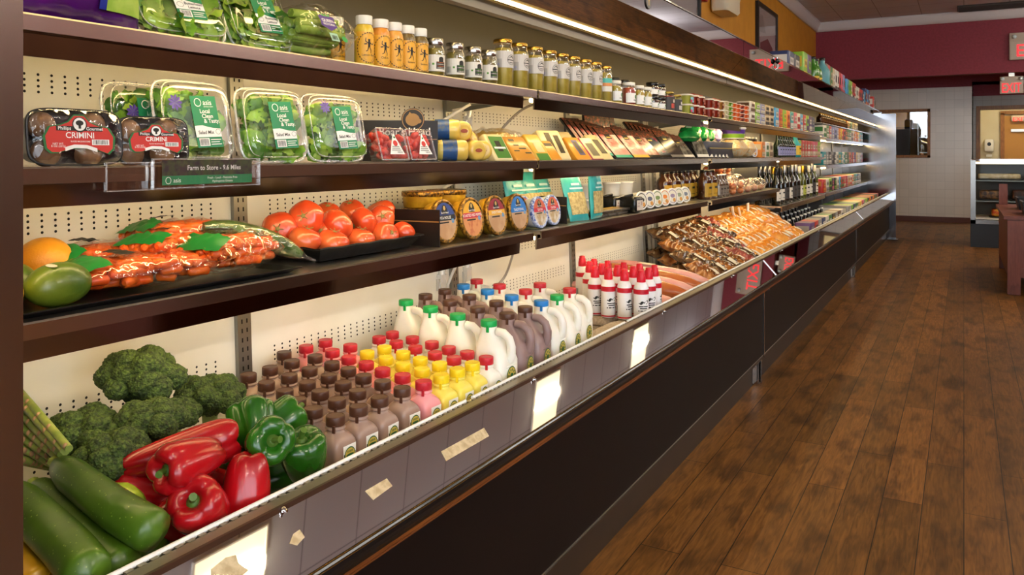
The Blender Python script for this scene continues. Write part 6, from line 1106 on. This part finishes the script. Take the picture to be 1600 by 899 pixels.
sau = mat('sausage_red_brown', '#9c4424', .25, second='#b9683a', scale=14, coat=.5); salt = mat('sausage_pale', '#b98a72', .3, second='#8c4f3c', scale=30, coat=.4)
def links(label, loc, rot, n, m0, seed, r=.022, L=.12):
    t = thing('sausage_pack', label, 'sausages', loc, rot); q = random.Random(seed)
    for k in range(n):
        m = MB(); a = (k % 3-1)*.045; b = (k//3)*.036; m.M = Matrix.Translation((a, 0, r+b)) @ Matrix.Rotation(q.uniform(-.15, .15), 4, 'Z'); m.tube([(0, -L/2, 0), (0, -L*.42, .001), (0, 0, .004), (0, L*.42, .001), (0, L/2, 0)], [r*.3, r*.85, r, r*.85, r*.3], 12); m.build('sausage_link', m0, t)
    m = MB(); m.M = Matrix.Translation((0, -.0, .0)); pillow(m, .17, .15, .06+.036*(n//3), seed, 0, 16, 12, .006); m.build('pack_film', film, t)
for i, (x, y, z, n, m0, lab) in enumerate(((-1.33, 5.14, .0, 6, sau, 'at the front beside the brown bottles'), (-1.33, 5.34, 0, 6, sau, 'at the front in the middle'), (-1.33, 5.54, 0, 5, salt, 'pale, at the front past the middle'), (-1.33, 5.75, 0, 4, salt, 'pale, at the front toward the wine'), (-1.33, 5.95, 0, 4, salt, 'pale, at the far end of the shelf'), (-1.44, 5.25, .1, 6, sau, 'on the upper layer at the back left'), (-1.44, 5.45, .1, 6, sau, 'on the upper layer at the back right'), (-1.44, 5.25, 0, 6, sau, 'below the upper layer at the back left'), (-1.44, 5.45, 0, 6, sau, 'below the upper layer at the back right'))): links('pack of sausage links, '+lab, (x, y, S3+z), (0, 0, .15), n, m0, 90+i)
wd = mat('wine_glass_dark', '#14150e', .08, coat=.6); wg = mat('wine_glass_green', '#4a4f1a', .08, coat=.6); foilk = mat('foil_black', '#1d1b1a', .3, .5); foils = mat('foil_silver', '#9b9a9a', .3, .7); foilg = mat('foil_gold', '#c79a2e', .3, .8); foilw = mat('foil_cream', '#d8cfbb', .4)
wb1 = bottle(wd, foils, MATS['label_charcoal'], .04, .32, .58); wb2 = bottle(wd, foilk, wlab); wb3 = bottle(wg, foilg, mat('wine_label_lime', '#b5b84a', .5)); wb4 = bottle(wg, foilw, wlab)
for i, k in enumerate((1, 1, 0, 1, 0, 0, 3, 2, 1, 3, 0, 3)): put((wb1, wb2, wb3, wb4)[k], (-1.31, 6.62+.172*i, .846+.001), (0, 0, PI/2-.1*(i % 3)), 'wine bottle with %s neck, %s in the front row' % (('silver', 'black', 'gold', 'cream')[k], ORD[i]))
for i, k in enumerate((0, 0, 0, 2, 1, 2, 1, 3, 1, 2, 1, 3)): put((wb1, wb2, wb3, wb4)[k], (-1.43, 6.58+.172*i, .846+.001), (0, 0, PI/2), 'wine bottle with %s neck, %s in the back row' % (('silver', 'black', 'gold', 'cream')[k], ORD[i]))
# ================================================================ far case
P16 = list(CC)
def mix(n, seed, pal=None): q = random.Random(seed); pal = pal or P16; return [(lambda a: (a, q.choice([p for p in P16 if p != a])))(q.choice(pal)) for _ in range(n)]
run('on the second shelf of the far case', -1.27, 8.96, 1.432, [('white', 'green'), ('green', 'white'), ('red', 'white'), ('lilac', 'white'), ('lilac', 'navy'), ('lilac', 'white'), ('orange', 'yellow'), ('yellow', 'red'), ('red', 'black'), ('brown', 'orange'), ('green', 'beige'), ('green', 'white'), ('beige', 'brown'), ('white', 'orange'), ('orange', 'white'), ('orange', 'red'), ('yellow', 'white'), ('teal', 'orange'), ('teal', 'white')], .19, .1, .135)
db = bottle(MATS['amber_sauce'], foilg, CC['brown'], .04, .10, .6, .014, False, 'drink_bottle', 'bottle', (.1, .5), 'small bottles under the hood of the far case')
for i in range(16): put(db, (-1.32, 8.95+.13*i, 1.594), RZ, 'small amber bottle under the far hood, %s from the near end' % ORD[i])
run('on the narrow topmost shelf of the far case', -1.295, 11.1, 1.594, [('orange', 'beige'), ('beige', 'green'), ('teal', 'white'), ('beige', 'white'), ('grey', 'white'), ('beige', 'grey')], .19, .08, .095)
run('on the third shelf of the far case', -1.27, 8.93, 1.145, [('teal', 'white'), ('grey', 'white'), ('black', 'white'), ('grey', 'black'), ('black', 'white'), ('white', 'grey'), ('teal', 'yellow'), ('teal', 'white'), ('white', 'teal'), ('green', 'white'), ('brown', 'green'), ('orange', 'red'), ('brown', 'orange'), ('red', 'white'), ('navy', 'red'), ('yellow', 'beige'), ('beige', 'white'), ('beige', 'grey'), ('grey', 'red')], .19, .1, .14)
run('on the lowest shelf of the far case', -1.27, 8.93, .855, [('red', 'orange'), ('white', 'grey'), ('lime', 'black'), ('black', 'pink'), ('black', 'lime'), ('white', 'grey'), ('sky blue', 'green'), ('red', 'green'), ('red', 'beige'), ('red', 'pink'), ('beige', 'orange'), ('white', 'red'), ('orange', 'white'), ('green', 'beige'), ('teal', 'white'), ('black', 'white'), ('grey', 'white')], .2, .22, .14)
run('at the rail of the far case deck', -1.03, 9.0, DK, [('grey', 'white'), ('lime', 'green'), ('navy', 'white'), ('green', 'white'), ('beige', 'yellow'), ('yellow', 'white'), ('pink', 'black'), ('grey', 'white'), ('lime', 'white'), ('black', 'yellow'), ('orange', 'brown'), ('navy', 'orange'), ('orange', 'red'), ('brown', 'green'), ('black', 'green'), ('red', 'black')], .2, .3, .15)
# ================================================================ deck of the middle case: long meats, brown bags, orange bags, dark bottles
lm = mat('long_meat_pink', '#c98a86', .25, second='#d9a49c', scale=8, coat=.5); lo_ = mat('long_meat_amber', '#b06a34', .25, second='#a85a30', scale=8, coat=.5); strip = mat('label_strip', '#d8cdb8', .5)
def longmeat(label, a, b, r, m0, sd, print_=True):
    a, b = Vector(a), Vector(b); c = (a+b)/2; t = thing('wrapped_meat', label, 'wrapped meat', c, group='long wrapped meats'); P = [a-c+(b-a)*k/8 for k in range(9)]; m = MB(); m.tube(P, [r*.4, r*.85, r, r*1.03, r, r*1.02, r, r*.8, r*.35], 16, lobes=3, ld=.06); m.build('meat', m0, t)
    m = MB(); q = P[3]+Vector((.006, -.3*r, r*.99)); m.poly([q+Vector((-.05, -.012, .0)), q+Vector((.05, -.022, -.003)), q+Vector((.05, .002, .0015)), q+Vector((-.05, .012, .005))], 0); m.ell(q.x-.07, q.z, .001, .001, q.y, 0, 6); m.build('meat_label', strip, t)
for i, (y, z, r, m0) in enumerate(((3.22, .625, .035, lm), (3.33, .655, .036, lo_), (3.42, .66, .033, lm), (3.52, .665, .036, lo_), (3.62, .67, .035, lm), (3.15, .60, .026, lo_))): longmeat('long %s meat in film lying toward the rail, %s from the cream cans' % (('pink', 'amber')[m0 is lo_], ORD[i] if i < 5 else 'lowest, nearest'), (-1.50, y-.02, z+.055), (-1.03, y+.06, z-.01), r, m0, i)
bmeat = mat('deli_bag_brown', '#6e3a18', .2, second='#a5692f', scale=16, coat=.6); rmeat = mat('deli_bag_red', '#8a3a30', .2, second='#a8584a', scale=18, coat=.5); omeat = mat('deli_bag_orange', '#cf7d22', .22, second='#e0a24a', scale=14, coat=.5); kmeat = mat('deli_bag_dark', '#3a2313', .2, second='#6d4a28', scale=18, coat=.6)
def deli(m0, sd, w=.2, d=.13, h=.06):
    t = thing('deli_bag', '-', 'deli bag', group='vacuum bags of deli meat'); m = MB(); pillow(m, w, d, h, sd, 0, 26, 18, .02); m.build('bag_film', m0, t)
    m = MB(); q = lambda u, v: (u*w/2, v*d/2, h*.5*(1+max(0, 1-abs(u)**3)**.6*max(0, 1-abs(v)**3.4)**.55)+.011+.01*nz((u*w*.5, v*d*.5, 1), 42, sd)); m.raw([q(u, v) for v in (-.3, .1) for u in (.1, .4, .7)], [(0, 1, 4, 3), (1, 2, 5, 4)], 0); m.build('bag_label', strip, t); return t
dbs = [deli(bmeat, 101), deli(kmeat, 102), deli(rmeat, 103), deli(omeat, 104), deli(omeat, 105, .2, .15, .08)]
def heap(y0, y1, ny, nx, kinds, word, zb=.64, wide=.0, under=False):
    q = random.Random(int(y0*10))
    for j in range(nx):
        for i in range(ny):
            x = -1.125-.107*j; y = y0+.12*j+(y1-y0)*(i+.5)/ny*(1+wide*j)+q.uniform(-.02, .02); k = kinds[(i+j) % len(kinds)]; z = zb+.042*j
            put(dbs[k], (x, y, z), (q.uniform(-.15, .15), .32+q.uniform(-.1, .15), q.uniform(-.3, .3)), '%s deli bag, %s from the left in the %s row back from the rail' % (word, ORD[i], ORD[j]))
            if under and i == 0 and j: put(dbs[kinds[j % len(kinds)]], (x, y+.03, zb-.012+.018*(j-1)), (0, .12, q.uniform(-.3, .3)), '%s deli bag beneath the first of the %s row back from the rail' % (word, ORD[j]))
heap(3.84, 4.50, 5, 4, (0, 1, 0, 1, 0), 'dark brown', wide=.1, under=True); heap(4.50, 4.72, 2, 4, (2, 1), 'reddish', .655, wide=.15); heap(4.76, 5.55, 6, 4, (3, 3, 3), 'orange', .63); heap(5.6, 6.25, 4, 4, (4, 4), 'crumpled orange', .64)
def slab(label, y0, y1, x0, x1, h):
    m = MB(); m.rbox(((x0+x1)/2, 0, h/2), (x1-x0, y1-y0, h), .01); tag(m.build('deck_riser', MATS['white_enamel'], loc=(0, (y0+y1)/2, DK)), label, 'riser')
slab('white riser under the brown and orange deli bags', 3.75, 6.6, -1.57, -1.02, .03)
run('at the rail past the orange bags', -1.03, 6.62, DK, [('violet', 'grey'), ('red', 'black'), ('grey', 'white'), ('navy', 'white'), ('white', 'grey'), ('green', 'white'), ('black', 'yellow'), ('grey', 'white'), ('brown', 'white'), ('white', 'navy')], .19, .12, .15)
for r_, x in enumerate((-1.24, -1.36, -1.48)):
    for i in range(10): put(dk, (x, 6.78+.19*i, DK), RZ, 'dark bottle on the deck past the orange bags, %s from the left, %s row' % (ORD[i], ORD[r_]))
# ================================================================ on top of the hoods
ZT = 1.862
blb = bottle(CC['sky blue'], CC['sky blue'], CC['white'], .055, .33, .68, .03, False, 'drink_bottle', 'bottle', (.08, .5), 'blue bottles on the hood'); gb = bottle(mat('oil_green', '#3f7a22', .2, coat=.4), blackl, CC['yellow'], .055, .27, .62, .022, False, 'drink_bottle', 'bottle', (.1, .35), 'green bottles on the hood'); tb2 = bottle(mat('label_bottle_teal', '#5f9aa0', .3), blackl, CC['yellow'], .07, .30, .66, .024, False, 'drink_bottle', 'bottle', (.04, .14), 'green bottles on the hood')
for p, x, y, lab in ((gb, -1.12, 7.75, 'green bottle with yellow label on the hood, left of the teal one'), (gb, -1.12, 7.58, 'green bottle with yellow label on the hood, beside the yellow box'), (tb2, -1.1, 7.98, 'teal bottle with black cap on the hood')): put(p, (x-.06, y, ZT), RZ, lab)
def run2(where, x, y0, seq, w, d, h):
    for i, (a, b) in enumerate(seq): put(getc(a, b, w, d, h), (x-.055, y0+(w+.006)*i, ZT), RZ, '%s box with %s panels on the hood, %s %s' % (a, b, ORD[i], where))
run2('from the bracket', -1.12, 6.55, (('navy', 'white'), ('black', 'white')), .24, .15, .2); run2('after the dark ones', -1.1, 7.06, (('lime', 'yellow'), ('violet', 'lime')), .2, .15, .25)
run2('past the teal bottle', -1.08, 8.12, (('brown', 'green'), ('red', 'green'), ('green', 'beige'), ('beige', 'white'), ('white', 'black'), ('white', 'black'), ('red', 'black'), ('pink', 'red'), ('lilac', 'red')), .15, .15, .26)
run2('in the lime group', -1.06, 9.54, (('sky blue', 'teal'), ('lime', 'green'), ('lime', 'white'), ('red', 'black'), ('red', 'white')), .16, .14, .23)
for i in range(5): put(blb, (-1.30, 9.75+.19*i, ZT), (0, 0, PI/2), 'bright blue bottle on the hood, %s from the left' % ORD[i])
run2('before the blue stack', -1.06, 10.4, (('white', 'black'), ('white', 'red'), ('red', 'black'), ('red', 'navy'), ('navy', 'white'), ('sky blue', 'navy')), .17, .14, .21)
run2('at the far end', -1.06, 11.45, (('navy', 'orange'), ('sky blue', 'red'), ('navy', 'white')), .18, .14, .26)
run2('alone by the end panel', -1.06, 12.45, (('red', 'white'), ('grey', 'black')), .15, .12, .22)
# ================================================================ signs on the shelf lip
acr = clear('acrylic_holder', base=.03, edge=.4, rough=.02)
def holder(label, y0, w, h, z, dx, pr):
    t = thing('sign_holder', label, 'sign holder', (-1.243+dx, y0+w/2, z), RZ); m = MB(); m.box((0, -.0005, -h/2), (w, .0012, h)); m.box((0, .004, -h/2), (w, .0012, h)); m.build('acrylic_sleeve', acr, t)
    m = MB()
    for x, zz, sx, sz in ((0, -.001, w, .002), (0, -h+.001, w, .002), (-w/2+.001, -h/2, .002, h), (w/2-.001, -h/2, .002, h)): m.box((x, .0015, zz), (sx, .007, sz))
    m.build('sleeve_edge', rimm, t)
    if pr:
        m = MB(); a = w*.42; m.rect(-a, -h+.006, a, -.003, .0012, 0); m.rect(-a, -h+.006, a, -h*.58, .0009, 1); m.text('Farm to Store - 9.6 Miles', .0125, .012, -h*.33, .0004, 2, .012, .98); m.text('asis', .0115, -a+.031, -h*.74, .0004, 2, .008); m.ring(-a+.0125, -h*.735, .006, .0065, .0013, .0004, 2); m.text('Fresh - Local - Pesticide Free', .006, .03, -h*.68, .0004, 2, .008); m.text('Hydroponic Greens', .006, .03, -h*.80, .0004, 2, .008); m.build('sign_print', [mat('sign_photo_dark', '#2b2430', .5, second='#3a4a2c', scale=70), oas, white], t)
holder('clear sleeve with the green and dark farm sign hung on the middle shelf lip', .912, .245, .054, 1.244, 0.004, True)
holder('empty clear sleeve behind the farm sign on the shelf lip', .83, .2, .05, 1.238, -.006, False)
# ================================================================ snack stands across the aisle (outside the frame; the mirrors of the case show them)
for k, y in enumerate((3.2, 5.6)):
    t = thing('snack_stand', 'dark wooden snack stand across the aisle, %s from the shop front' % ORD[k], 'display stand', (1.2, y, 0))
    m = MB(); m.box((0, 0, .35), (.7, 1.3, .7)); m.build('stand_body', redwood, t)
    m = MB(); m.box((0, 0, .715), (.76, 1.36, .03)); m.build('stand_top', dkwood, t)
    for i in range(5): softbag(mat('snack_bag_'+'abc'[i % 3], ('#a8843c', '#8c1c22', '#b5a07a')[i % 3], .3, second=('#d2b46a', '#c9b49a', '#6e4a22')[i % 3], scale=20), .22, .16, .1, 120+i, 'snack_bag', '%s snack bag from the left on the %s stand across the aisle' % (ORD[i], ORD[k]), 'snack bag', (1.0, y-.48+.24*i, .732), (0, 0, PI/2))
